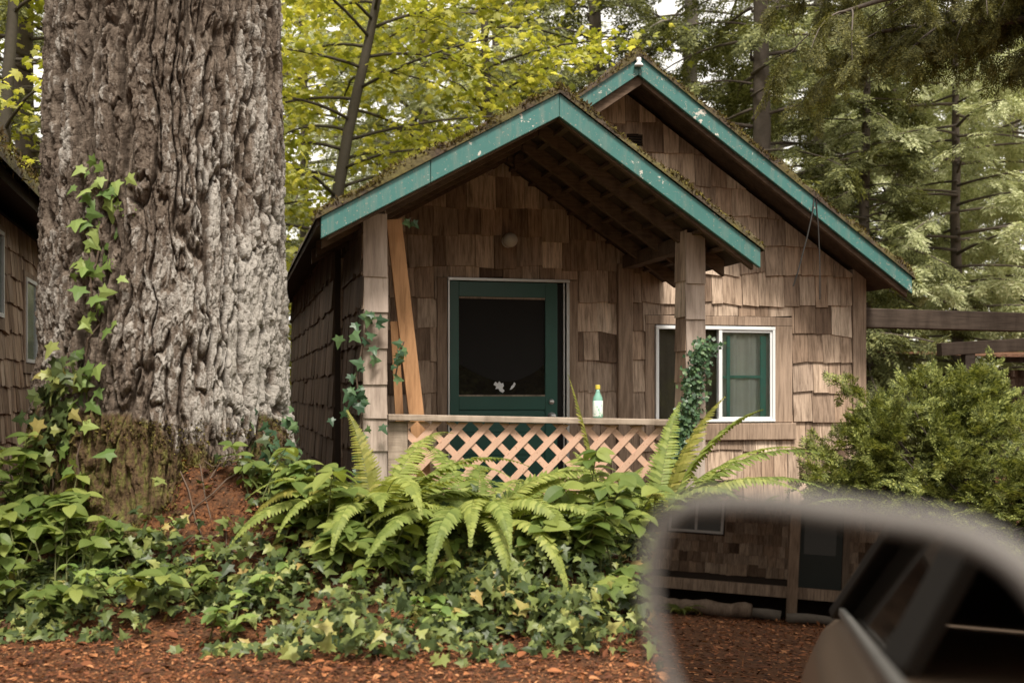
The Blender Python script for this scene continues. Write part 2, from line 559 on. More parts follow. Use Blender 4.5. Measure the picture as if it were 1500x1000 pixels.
M['needle'] = leaf('conifer_needle', [(0, (.05, .058, .02)), (.5, (.135, .15, .055)), (1, (.3, .31, .13))], .35, .6)
M['needledark'] = leaf('dark_conifer_needle', [(0, (.05, .052, .016)), (.5, (.12, .12, .038)), (1, (.22, .21, .07))], .4, .6)
M['needlepale'] = leaf('pale_conifer_needle', [(0, (.24, .27, .13)), (.5, (.44, .47, .25)), (1, (.64, .65, .42))], .4, .6, (1.1, 1.1, .85))  # light hemlock green, with haze and sky glare put into its paleness
M['yew'] = leaf('yew_needle', [(0, (.05, .068, .018)), (.5, (.15, .175, .042)), (1, (.34, .36, .11))], .3, .55)
M['litter'] = leaf('fallen_leaf_bit', [(0, (.035, .014, .008)), (.45, (.13, .045, .02)), (.8, (.3, .11, .042)), (1, (.46, .22, .10))], .1, .8)

# ------------------------------------------------------------------ the house frame
HX, HY, HA = 1.1625, 7.75, rad(13.782)
def hw(u, w, z=0.0):
    c, s = math.cos(HA), math.sin(HA)
    return (HX + u*c - w*s, HY + u*s + w*c, z)
def to_house(x, y):
    c, s = math.cos(HA), math.sin(HA)
    dx, dy = x-HX, y-HY
    return dx*c+dy*s, -dx*s+dy*c

TX, TY = -2.13, 7.1      # the big fir

def terrain(x, y):
    x = np.asarray(x, float); y = np.asarray(y, float)
    n = fbm(x*.9, y*.9, seed=5, o=3)
    e = sstep(5.5, 6.5, y + .35*n + .12*np.clip(x+1, -3, 1))
    H = .42 - .06*sstep(-1.3, -.3, x) - .2*sstep(.8, 2.2, x)
    u, w = to_house(x, y)
    inside = sstep(-.42, -.22, w)*sstep(-2.75, -2.5, u)*(1-sstep(2.3, 2.8, u))
    h = e*H*(1-.9*inside)
    h = h + .06*n*e*(1-inside) + .012*fbm(x*6, y*6, seed=9, o=3)
    d = np.sqrt((x-TX)**2+(y-TY)**2)
    # unseen hill added to darken the door-pane reflection, notched to let sky through
    off = np.abs((x+.03)*.89+(y-8.95)*.456)
    h = h + 10*sstep(-26, -38, y)*sstep(4, 9, off)
    h = h + .10*np.exp(-((d-.75)/.28)**2)*e + .26*e*np.exp(-(((x+1.6)/.42)**2+((y-6.42)/.26)**2))*(1+.5*fbm(x*5, y*5, seed=15, o=3))
    return h

def make_ground():
    def axis(lo, hi, flo, fhi, fine, coarse):
        a = list(np.arange(flo, fhi, fine)); s = fine; p = fhi
        while p < hi: a.append(p); s = min(coarse, s*1.25); p += s
        a.append(hi)
        s = fine; p = flo
        b = []
        while p > lo: s = min(coarse, s*1.25); p -= s; b.append(max(p, lo))
        return np.array(b[::-1]+a)
    xs = axis(-90, 90, -5, 4, .045, 6); ys = axis(-90, 110, 4.2, 9, .045, 6)
    X, Y = np.meshgrid(xs, ys)
    Z = terrain(X, Y)
    V = np.stack([X, Y, Z], 2).reshape(-1, 3)
    nx, ny = len(xs), len(ys)
    i = np.arange(nx-1)[None] + (np.arange(ny-1)*nx)[:, None]
    F = np.stack([i, i+1, i+1+nx, i+nx], 2).reshape(-1, 4)
    o = np_obj("ground", V, F, M['ground'], smooth=True)
    tag(o, "forest floor of brown earth and rusty fallen needles", "ground", kind="structure")
make_ground()

# ------------------------------------------------------------------ shingled walls
def shingle_wall(mb, put, s0, s1, z0, z1, holes=(), top=None, course=.235, seed=1, wmin=.095, wmax=.23, thick=.021, out0=0.0):
    rng = random.Random(seed)
    z = z0
    while z < z1:
        zb, zt = z, z+course+.05
        s = s0 - rng.uniform(0, .1)
        wave = rng.uniform(-.006, .006)
        while s < s1:
            w = rng.uniform(wmin, wmax)
            a, b = max(s, s0)+rng.uniform(.0005, .003), min(s+w, s1)-rng.uniform(.0005, .003)
            s += w
            if b-a < .012: continue
            dz = rng.gauss(0, .008) + wave
            zbb = max(z0, zb+dz)
            rects = [(a, b, zbb, min(zt, z1+.02))]
            for (h0, h1, k0, k1) in holes:
                nr = []
                for (p, q, c, d) in rects:
                    if q <= h0 or p >= h1 or d <= k0 or c >= k1:
                        nr.append((p, q, c, d)); continue
                    if p < h0: nr.append((p, h0, c, d))
                    if q > h1: nr.append((h1, q, c, d))
                    p2, q2 = max(p, h0), min(q, h1)
                    if c < k0: nr.append((p2, q2, c, k0))
                    if d > k1: nr.append((p2, q2, k1, d))
                rects = nr
            th = thick + rng.uniform(-.004, .007)
            sk = rng.gauss(0, .009)
            for (p, q, c, d) in rects:
                if q-p < .006 or d-c < .006: continue
                po = [(p, c), (q, c+sk*(q-p)/.15), (q, d), (p, d)]
                if top:
                    m = (p+q)/2
                    for (aa, bb, cc) in top(m): po = clip(po, aa, bb, cc)
                if len(po) < 3: continue
                def fn(pt, k, th=th, zb=zb, zt=zt):
                    f = 1-(pt[1]-zb)/(zt-zb)
                    return put(pt[0], pt[1], out0 + (.004+th*max(0.1, f) if k else 0))
                mb.prism(po, 0, 1, fn)
        z += course

# ------------------------------------------------------------------ the cabin
WF = 1.395                 # wall plane behind the porch
RL = lambda u: 3.6+.697*u if u > -.97 else 2.955+.558*(u+.987)     # underside of the roof, left slope
def cabin_top(m):
    if m < -.97: return [(-.558, 1, 2.955+.558*.987)]
    return [(-.697, 1, 3.6), (.697, 1, 3.6)]

cabin = thing("cabin", "weathered shingled cabin with teal roof boards and a lattice-fronted porch", "cabin", (HX, HY, 0), HA)
DOOR = (-1.355, -.40, -.1, 2.075)
WIN = (.30, 1.345, .955, 1.74)
# window wall trim zone (boards replace shingles)
TRIM = (.225, 1.5, .83, 1.815)
DTRIM = (-1.44, -.33, -.1, 2.075)

mb = MB()
def cpoly(a, b, z0, z1=9):
    p = [(a, z0), (b, z0), (b, z1), (a, z1)]
    for h in cabin_top((a+b)/2): p = clip(p, *h)
    return p
F0, F1 = WF+.02, WF+.1
for (a, b, z0, z1) in ((-2.2, -1.355, -.2, 9), (-1.355, -.97, 2.075, 9), (-.97, -.40, 2.075, 9), (-.40, .30, -.2, 9), (.30, 1.345, -.2, .955), (.30, 1.345, 1.74, 9), (1.345, 2.13, -.2, 9)):
    p = cpoly(a+.0005, b-.0005, z0, z1)
    if len(p) > 2: mb.prism(p, F0, F1)
mb.box(-2.2, -2.13, F1+.002, 7.2, -.2, 2.3); mb.box(2.06, 2.13, F1+.002, 7.2, -.2, 2.25)
mb.prism([(-2.12, -.2), (2.05, -.2), (2.05, 2.2), (0, 3.55), (-2.12, 2.25)], 7.1, 7.19)
wall = mb.build("wall", M['core'], cabin)
mb = MB()
shingle_wall(mb, lambda s, z, o: (s, F0-o, z), -2.16, 2.04, .02, 3.6,
             holes=[DTRIM, TRIM, (-.01, .115, -.2, 2.2), (.075, .205, 3.14, 3.235)], top=cabin_top, course=.2365, seed=11)
mb.build("shingles", M['shingle'], wall)
mb = MB()
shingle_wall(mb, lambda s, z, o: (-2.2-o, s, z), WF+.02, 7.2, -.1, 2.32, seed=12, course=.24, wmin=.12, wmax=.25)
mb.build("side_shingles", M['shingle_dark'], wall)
# porch cheek wall on the left
mb = MB()
mb.box(-2.13, -2.09, .06, WF, -.2, 2.25)
cheek = mb.build("porch_side_wall", M['core'], cabin)
mb = MB()
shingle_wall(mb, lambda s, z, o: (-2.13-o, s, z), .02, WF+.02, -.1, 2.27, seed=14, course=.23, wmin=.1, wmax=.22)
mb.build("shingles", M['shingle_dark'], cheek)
mb = MB(); mb.box(2.045, 2.165, F0-.03, F0+.1, -.2, 2.24); mb.build("corner_board", M['trim'], cabin, .004)
mb = MB(); mb.box(-.008, .112, F0-.06, F0-.001, -.1, 2.21); mb.build("wall_post", M['trim'], cabin, .005)
mb = MB(); mb.box(-2.2, 2.1, -.05, 7.1, -.15, -.02); mb.build("floor", M['sheath'], cabin)
mb = MB(); mb.box(-2.1, 2.05, F1+.01, 7.05, 2.18, 2.22); mb.build("ceiling", M['core'], cabin)
# gable vent
mb = MB(); mb.box(.08, .2, F0-.02, F0-.006, 3.145, 3.23); vent = mb.build("vent", M['black'], cabin)
mb = MB()
for k in range(4): mb.beam((.08, F0-.03, 3.16+.02*k), (.2, F0-.03, 3.16+.02*k), .016, .003, roll=.6)
mb.build("louvre", M['sheath'], vent)

# --- roof
def slope_prism(mb, ua, za, ub, zb, t, w0, w1):
    mb.prism([(ua, za), (ub, zb), (ub, zb+t), (ua, za+t)], w0, w1)
roof = MB()
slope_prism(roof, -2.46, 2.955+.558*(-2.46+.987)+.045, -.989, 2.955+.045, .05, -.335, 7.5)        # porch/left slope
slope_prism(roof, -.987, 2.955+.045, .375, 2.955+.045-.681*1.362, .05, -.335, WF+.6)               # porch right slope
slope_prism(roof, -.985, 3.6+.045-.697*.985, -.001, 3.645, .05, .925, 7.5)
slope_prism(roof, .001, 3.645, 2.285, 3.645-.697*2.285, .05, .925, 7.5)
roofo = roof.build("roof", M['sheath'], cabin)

def lumpy(ua, za, ub, zb, w0, w1, seed, nu=90, nw=60, th=.05):
    """old shakes and moss lying on a slope, a closed lumpy blanket"""
    s = np.linspace(0, 1, nu); w = w0 + (w1-w0)*np.linspace(0, 1, nw)**2
    A, B = np.meshgrid(s, w)
    U = ua+(ub-ua)*A; Z = za+(zb-za)*A
    n = fbm(U*5, B*5, seed=seed, o=4); n2 = vnoise(U*24, B*24, seed=seed+3)
    edge = np.minimum(np.minimum(A, 1-A)*abs(ub-ua)/.03, (B-w0)/.02)
    edge = np.clip(edge, 0, 1)**.5
    T = np.clip(th*(1+.9*n+.25*n2), .006, .2)*edge - .004*(1-edge)
    V = np.stack([U, B, Z+T], 2).reshape(-1, 3)
    i = np.arange(nu-1)[None] + (np.arange(nw-1)*nu)[:, None]
    return V, np.stack([i, i+1, i+1+nu, i+nu], 2).reshape(-1, 4)
t45 = .0955
SL = [(-2.475, 2.955+.558*(-2.475+.987)+t45-.002, -.975, 2.955+t45+.006, -.39, 7.4, 21),
      (-.995, 2.955+t45+.004, .385, 2.955+t45-.681*1.372, -.39, WF+.5, 22),
      (-1.0, 3.6+t45-.697, .012, 3.6+t45+.006, .87, 7.4, 23),
      (-.01, 3.6+t45+.005, 2.295, 3.6+t45-.697*2.295, .87, 7.4, 24)]
Vs = []; Fs = []; off = 0
for a in SL:
    V, F_ = lumpy(*a, nu=160, nw=90)
    Vs.append(V); Fs.append(F_+off); off += len(V)
m_, t_, b_, _ = newmat('old_shake_roof')
n_ = noise(t_, coords(t_, "Object", (1, 1, 1), False), 22, 6, .7)
n2_ = noise(t_, coords(t_, "Object", (1, 1, 1), False), 3.5, 4, .6)
c_ = mixc(t_, ramp(t_, n2_, [(.42, (0, 0, 0)), (.6, (1, 1, 1))]), ramp(t_, n_, [(.3, (.02, .014, .01)), (.7, (.085, .058, .036))]), ramp(t_, n_, [(.3, (.05, .04, .014)), (.7, (.13, .11, .03))]))
t_.links.new(c_, b_.inputs["Base Color"]); b_.inputs["Roughness"].default_value = .95
bump(t_, b_, n_, .8, .02)
np_obj("shake_layer", np.concatenate(Vs), np.concatenate(Fs), m_, roofo, True)
# moss tufts, thickest along the front edges
rng = np.random.default_rng(3)
P = []
for k, (ua, za, ub, zb, w0, w1, sd) in enumerate(SL):
    n = (9000, 8000, 3500, 11000)[k]
    a = rng.random(n); w = w0 + rng.exponential(.10, n)
    u = ua+(ub-ua)*a; z = za+(zb-za)*a
    d = vnoise(u*6, w*6, seed=sd)
    keep = rng.random(n) < .35+.65*sstep(-.3, .4, d)
    th = .02+.055*sstep(-.2, .6, fbm(u*5, w*5, seed=sd, o=4))
    P.append(np.stack([u, w, z+th*rng.random(n)+.012], 1)[keep])
P = np.concatenate(P)
R = frames(rdir(rng, len(P), .9), rdir(rng, len(P)), np.stack([rng.uniform(.012, .035, len(P)), rng.uniform(.007, .016, len(P)), np.full(len(P), .02)], 1))
V, F_ = scatter(*DIAMOND, R, P)
mo = np_obj("moss", V, F_, M['moss'], roofo); mo["kind"] = "stuff"

# --- fascia boards
def fascia(ua, za, ub, zb, ta, tb, w0, w1):
    m = MB(); m.prism([(ua, za-ta), (ub, zb-tb), (ub, zb), (ua, za)], w0, w1)
    return m.build("fascia_board", M['teal'], cabin, .004)
fascia(-2.441, 2.232, -1.792, 2.595, .128, .136, -.372, -.337)
fascia(-1.7895, 2.5965, -.9885, 3.044, .136, .143, -.374, -.339)
f2 = fascia(-.9865, 3.044, .361, 2.126, .143, .123, -.372, -.337)
fascia(-.62, 3.285, -.011, 3.71, .15, .152, .888, .922)
fascia(-.009, 3.71, 1.42, 2.716, .152, .14, .888, .922)
fascia(1.423, 2.712, 2.271, 2.117, .14, .135, .889, .923)
# barge rafters behind the fascias, porch rafters, purlins
def raft(ua, za, ub, zb, d, w0, w1, name="rafter"):
    m = MB(); m.prism([(ua, za-d), (ub, zb-d), (ub, zb), (ua, za)], w0, w1)
    return m.build(name, M['rafter'], cabin, .003)
pl = lambda u: 2.998+.558*(u+.987); pr = lambda u: 2.998-.681*(u+.987)
for w in (-.33, .12, .56, 1.0):
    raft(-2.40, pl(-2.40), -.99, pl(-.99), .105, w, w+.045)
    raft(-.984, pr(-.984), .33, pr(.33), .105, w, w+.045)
mb = MB()
for i in range(8):
    u = -.86+.155*i
    mb.beam((u, -.28, pr(u)-.012), (u, 1.38, pr(u)-.012), .05, .022)
mb.build("purlin", M['rafter'], cabin)
for w in (.925,):
    raft(.03, 3.6, 2.25, 3.6-.697*2.22, .1, w, w+.04); raft(-.95, 3.6-.697*.98, .028, 3.6, .1, w, w+.04)
mb = MB(); mb.beam((.066, .02, 2.215), (.066, WF-.06, 2.215), .1, .1); mb.build("porch_beam", M['rafter'], cabin, .004)
mb = MB(); mb.box(-2.09, -2.02, .14, WF-.01, 2.16, 2.25); mb.build("porch_beam", M['rafter'], cabin, .004)
# diagonal brace under right overhang
# --- posts (cores with stacked shingles)
def post(ua, ub, wa, wb, top, seams, mat_):
    m = MB(); m.box(ua+.012, ub-.012, wa+.012, wb-.008, -.1, top)
    p = m.build("porch_post", M['trim'], cabin)
    rr = random.Random(int(ua*1000)); m = MB()
    zs = [-.1]+seams+[top]
    for i in range(len(zs)-1):
        z0, z1 = zs[i], zs[i+1]
        j = rr.uniform(-.004, .004)
        m.prism([(ua+j, z0), (ub+j, z0+rr.uniform(-.004, .004)), (ub+j, z1+.01), (ua+j, z1+.01)], 0, 1,
                lambda p_, k, z0=z0, z1=z1: (p_[0], wa+.012-(.004+.013*(1-(p_[1]-z0)/(z1-z0+.01)) if k else 0), p_[1]))
    m.build("front_shingle", mat_, p)
    m = MB()
    for side, sg in ((ua, -1), (ub, 1)):
        for i in range(len(zs)-1):
            z0, z1 = zs[i]+.02, zs[i+1]+.02
            m.prism([(wa+.013, z0), (wb-.005, z0), (wb-.005, z1+.01), (wa+.013, z1+.01)], 0, 1,
                    lambda p_, k, z0=z0, z1=z1, side=side, sg=sg: (side-sg*.012+sg*(.004+.01*(1-(p_[1]-z0)/(z1-z0+.01)) if k else 0), p_[0], p_[1]))
    m.build("side_shingle", M['shingle'], p)
post(-2.15, -2.0, 0, .14, 2.31, [.6, .837, 1.042, 1.251, 1.477, 1.704, 1.926], M['postwood'])
post(0.0, .138, 0, .21, 2.26, [.55, .78, 1.03, 1.25, 1.46, 1.69, 1.93], M['postwood'])
# --- railing and lattice
mb = MB(); mb.prism([(-1.998, 1.028), (-.001, .98), (-.001, 1.02), (-1.998, 1.066)], -.035, .075); mb.build("rail", M['rail'], cabin, .005)
mb = MB(); mb.box(-1.995, -1.87, .02, .05, .4, 1.02); mb.build("rail_board", M['rail'], cabin, .003)
def lattice(u0, u1, z0, z1, sgn, w):
    m = MB(); sp = .122; wd = .042
    c = -3.0
    while c < 4.0:
        # strip |(z - sgn*u) - c| < wd/sqrt2...
        h = wd/2*1.414
        big = [(u0-2, sgn*(u0-2)+c-h), (u1+2, sgn*(u1+2)+c-h), (u1+2, sgn*(u1+2)+c+h), (u0-2, sgn*(u0-2)+c+h)]
        p = clip(big, -1, 0, -u0); p = clip(p, 1, 0, u1) if len(p) > 2 else []
        p = clip(p, 0, -1, -z0) if len(p) > 2 else []
        p = clip(p, .024, 1, z1-1.87*.024) if len(p) > 2 else []
        if len(p) > 2: m.prism(p, w, w+.008)
        c += sp*1.414
    return m.build("lattice", M['lattice'], cabin)
lattice(-1.868, -.005, .15, 1.02, 1, .012); lattice(-1.868, -.005, .15, 1.02, -1, .0215)

# --- door
dr = MB()
D0 = F0-.035
dr.box(-1.34, -1.272, D0, D0+.04, .02, 2.045); dr.box(-.594, -.497, D0, D0+.04, .02, 2.045)
dr.box(-1.2715, -.5945, D0+.001, D0+.039, 1.93, 2.044); dr.box(-1.2715, -.5945, D0+.001, D0+.039, 1.07, 1.172)
dr.box(-1.2715, -.5945, D0+.001, D0+.039, .021, .16); dr.box(-1.2715, -.5945, D0+.012, D0+.03, .1605, 1.0695)
for k in range(5): dr.box(-1.2715, -.5945, D0+.006, D0+.0118, .2+.175*k, .2+.175*k+.155)
door = dr.build("door", M['doorgreen'], cabin, .003)
mb = MB(); mb.box(-1.271, -.595, D0+.018, D0+.022, 1.1725, 1.9295); mb.build("pane", M['darkpane'], door)
mb = MB()
mb.box(-1.2705, -.5955, D0+.004, D0+.014, 1.173, 1.184); mb.build("glazing_bead", M['trim'], door)
mb = MB(); mb.box(-1.2705, -.5955, D0+.004, D0+.014, 1.915, 1.929); mb.build("glazing_bead", M['trim'], door)
mb = MB()
pts = [(-1.271, 1.9145), (-.595, 1.9145)] + [(-.595-.676*i/24, 1.42-.135*math.sin(PI*(i/24)**.9)) for i in range(25)]
mb.prism(pts, D0+.0145, D0+.0165); mb.build("dark_reflection", M['black'], door)  # black shape stands in for the dark upper reflection in the pane
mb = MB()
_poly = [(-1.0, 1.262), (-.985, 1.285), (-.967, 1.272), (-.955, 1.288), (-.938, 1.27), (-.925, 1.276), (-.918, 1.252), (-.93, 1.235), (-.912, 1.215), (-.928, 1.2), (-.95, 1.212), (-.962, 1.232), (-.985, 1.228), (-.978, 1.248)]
mb.prism(_poly, D0+.0165, D0+.0172); mb.build("painted_reflection", M['white'], door)  # white shapes stand in for bright sky mirrored in the pane
mb = MB(); mb.prism([(-.872, 1.222), (-.86, 1.25), (-.846, 1.262), (-.838, 1.282), (-.826, 1.268), (-.838, 1.244), (-.855, 1.228)], D0+.0165, D0+.0172); mb.build("painted_reflection", M['white'], door)
mb = MB(); mb.lathe([(.001, 0), (.024, .004), (.027, .02), (.018, .034), (.012, .045), (.03, .05), (.03, .054), (.001, .055)], (-.545, D0-.055, 1.02), 16, 'y'); mb.build("door_knob", M['alu'], door, smooth=True)
mb = MB(); mb.lathe([(.001, 0), (.02, .003), (.022, .012), (.001, .013)], (-.545, D0-.013, 1.13), 16, 'y'); mb.build("deadbolt", M['alu'], door, smooth=True)
mb = MB()
mb.box(-1.358, -.40, D0-.012, D0+.02, 2.05, 2.072); mb.box(-1.358, -1.343, D0-.006, D0+.03, -.05, 2.0495)
mb.box(-.424, -.402, D0-.008, D0+.03, -.05, 2.0495); mb.box(-.447, -.437, D0+.002, D0+.03, -.05, 2.0495)
mb.build("door_jamb", M['alu'], cabin, .002)
mb = MB(); mb.box(-.4955, -.448, D0+.02, D0+.03, -.05, 2.04); mb.build("gap_strip", M['black'], cabin)  # black strip put in for the dark gap beside the door leaf
mb = MB(); mb.box(-1.438, -1.36, F0-.03, F0-.002, -.1, 2.07); mb.build("door_casing", M['trim'], cabin, .004)
mb = MB(); mb.box(-.399, -.33, F0-.03, F0-.002, -.1, 2.07); mb.build("door_casing", M['trim'], cabin, .004)
# --- window
w0 = F0-.045
fr = MB()
fr.box(.31, 1.338, w0, w0+.06, 1.705, 1.732); fr.box(.31, 1.338, w0, w0+.06, .966, .988)
fr.box(.31, .336, w0+.001, w0+.059, .9885, 1.7045); fr.box(1.314, 1.337, w0+.001, w0+.059, .9885, 1.7045)
fr.box(.846, .875, w0+.004, w0+.05, .9885, 1.7045)
win = fr.build("window", M['white'], cabin, .003)
fr = MB()
fr.box(.8755, 1.3135, w0+.012, w0+.03, 1.684, 1.7045); fr.box(.8755, 1.3135, w0+.012, w0+.03, .989, 1.006); fr.box(1.296, 1.3135, w0+.013, w0+.029, 1.0065, 1.6835)
fr.build("sash", M['white'], win, .002)
mb = MB(); mb.box(.8756, 1.2955, w0+.018, w0+.022, 1.0062, 1.6838); mb.box(.3365, .8455, w0+.034, w0+.038, .9887, 1.7043); mb.build("pane", M['glass'], win)
mb = MB()
mb.box(.94, .968, w0+.062, w0+.075, .99, 1.66); mb.box(1.235, 1.285, w0+.062, w0+.075, .99, 1.66); mb.box(.9685, 1.2345, w0+.063, w0+.074, 1.318, 1.34)
mb.box(.88, .9395, w0+.063, w0+.074, 1.318, 1.336)
mb.build("inner_muntin", M['muntin'], win, .002)
def curtain(u0, u1, z0, z1, w, mat_, amp=.02, freq=60):
    n = 60
    us = np.linspace(u0, u1, n)
    V = []
    for z in (z0, z1):
        for i, u in enumerate(us): V.append((u, w+amp*math.sin(freq*u)+amp*.5*math.sin(freq*2.3*u+1), z))
    F_ = [(i, i+1, n+i+1, n+i) for i in range(n-1)]
    return np_obj("curtain", V, np.array(F_), mat_, win, True)
curtain(.3, .86, .9, 1.8, w0+.1, M['browncurtain'], .006, 40)
curtain(.86, 1.34, .9, 1.8, w0+.1, M['curtain'], .014, 42)
tr = MB()
tr.box(.226, 1.498, F0-.028, F0-.002, 1.742, 1.812); tr.build("window_casing", M['trim'], cabin, .004)
tr = MB(); tr.box(.227, .306, F0-.026, F0-.002, .832, 1.7415); tr.build("window_casing", M['trim'], cabin, .004)
tr = MB(); tr.box(1.341, 1.497, F0-.026, F0-.002, .96, 1.7415); tr.build("window_casing", M['trim'], cabin, .004)
tr = MB(); tr.box(.3065, 1.52, F0-.05, F0-.002, .82, .955); tr.build("window_sill", M['trim'], cabin, .006)
# --- lamp globe, flood light, wires
mb = MB(); mb.lathe([(.001, -.012), (.05, -.012), (.05, 0), (.03, .012), (.001, .013)], (-.892, F0-.04, 2.356), 20, 'y'); lp = mb.build("porch_lamp", M['white'], cabin, smooth=True)
mb = MB(); mb.lathe([(.02, 0)]+[(.058*math.sin(a), -.058+.058*math.cos(a)) for a in [PI*k/10 for k in range(2, 10)]]+[(.001, -.116)], (-.892, F0-.055, 2.356), 20, 'y'); mb.build("globe", plain('frosted_globe', (.5, .48, .44), .25, 0, .1), lp, smooth=True)
mb = MB(); mb.lathe([(.001, .05), (.016, .05), (.02, .03), (.014, .02), (.032, 0), (.036, -.014), (.001, -.008)], (-.02, .862, 3.625), 16); mb.build("floodlight", M['white'], cabin, smooth=True)
mb = MB()
mb.tube([(1.42, .885, 2.73), (1.405, .88, 2.6), (1.36, .885, 2.4), (1.29, .9, 2.13), (1.26, .92, 2.02)], .006, 5)
mb.tube([(1.43, .885, 2.72), (1.45, .88, 2.5), (1.47, .89, 2.2), (1.475, .9, 1.92)], .005, 5)
mb.tube([(1.42, .885, 2.73), (1.44, .88, 2.66), (1.47, .885, 2.68), (1.45, .885, 2.74)], .006, 5)
mb.build("cable", M['wire'], cabin)

# ------------------------------------------------------------------ loose things on the porch
def plank(name, label, u0, u1, z1, wd, w, w1, thick=.03, u2=None):
    m = MB()
    p = Vector(hw(u0, w, .03)); q = Vector(hw(u1, w1, z1))
    m.beam(p, q, wd, thick, up=hw(0, 1)[0:2]+(0,) if False else (math.sin(HA), -math.cos(HA), 0))
    o = m.build(name, M['plank'], None, .003)
    tag(o, label, "plank", "planks leaning in the porch corner")
plank("loose_plank", "wide orange plank leaning in the porch corner beside the left post", -1.66, -1.94, 2.31, .1, .24, .16)
plank("loose_plank", "narrow split plank leaning half hidden behind the wide orange plank", -1.82, -1.93, 1.66, .055, .36, .2, .025)
# bottle
bt = thing("bottle", "green and white bottle with a yellow cap standing on the porch rail", "bottle", hw(-.612, .02, 1.034))
gm, gt, gb, _ = newmat('green_bottle_plastic'); gb.inputs["Base Color"].default_value = (.3, .6, .48, 1); gb.inputs["Roughness"].default_value = .2
gb.inputs["Transmission Weight"].default_value = .4
mb = MB(); mb.lathe([(.001, 0), (.03, 0), (.033, .006), (.033, .115), (.03, .135), (.016, .163), (.0135, .172), (.0135, .188), (.001, .188)], (0, 0, 0), 24); mb.build("body", gm, bt, smooth=True)
mb = MB(); mb.lathe([(.001, .19), (.0165, .19), (.0165, .214), (.014, .217), (.001, .217)], (0, 0, 0), 20); mb.build("cap", plain('yellow_cap', (.62, .5, .08), .4), bt, smooth=False)
lm, lt, lb, _ = newmat('bottle_label')
ln = noise(lt, coords(lt, "Object", (1, 1, .6), False), 45, 3, .6)
lt.links.new(ramp(lt, ln, [(.45, (.78, .84, .8)), (.56, (.72, .8, .75)), (.61, (.2, .5, .34))]), lb.inputs["Base Color"]); lb.inputs["Roughness"].default_value = .4
mb = MB(); mb.lathe([(.0338, .012), (.0342, .013), (.0342, .113), (.0338, .114)], (0, 0, 0), 24); mb.build("label", lm, bt, smooth=True)

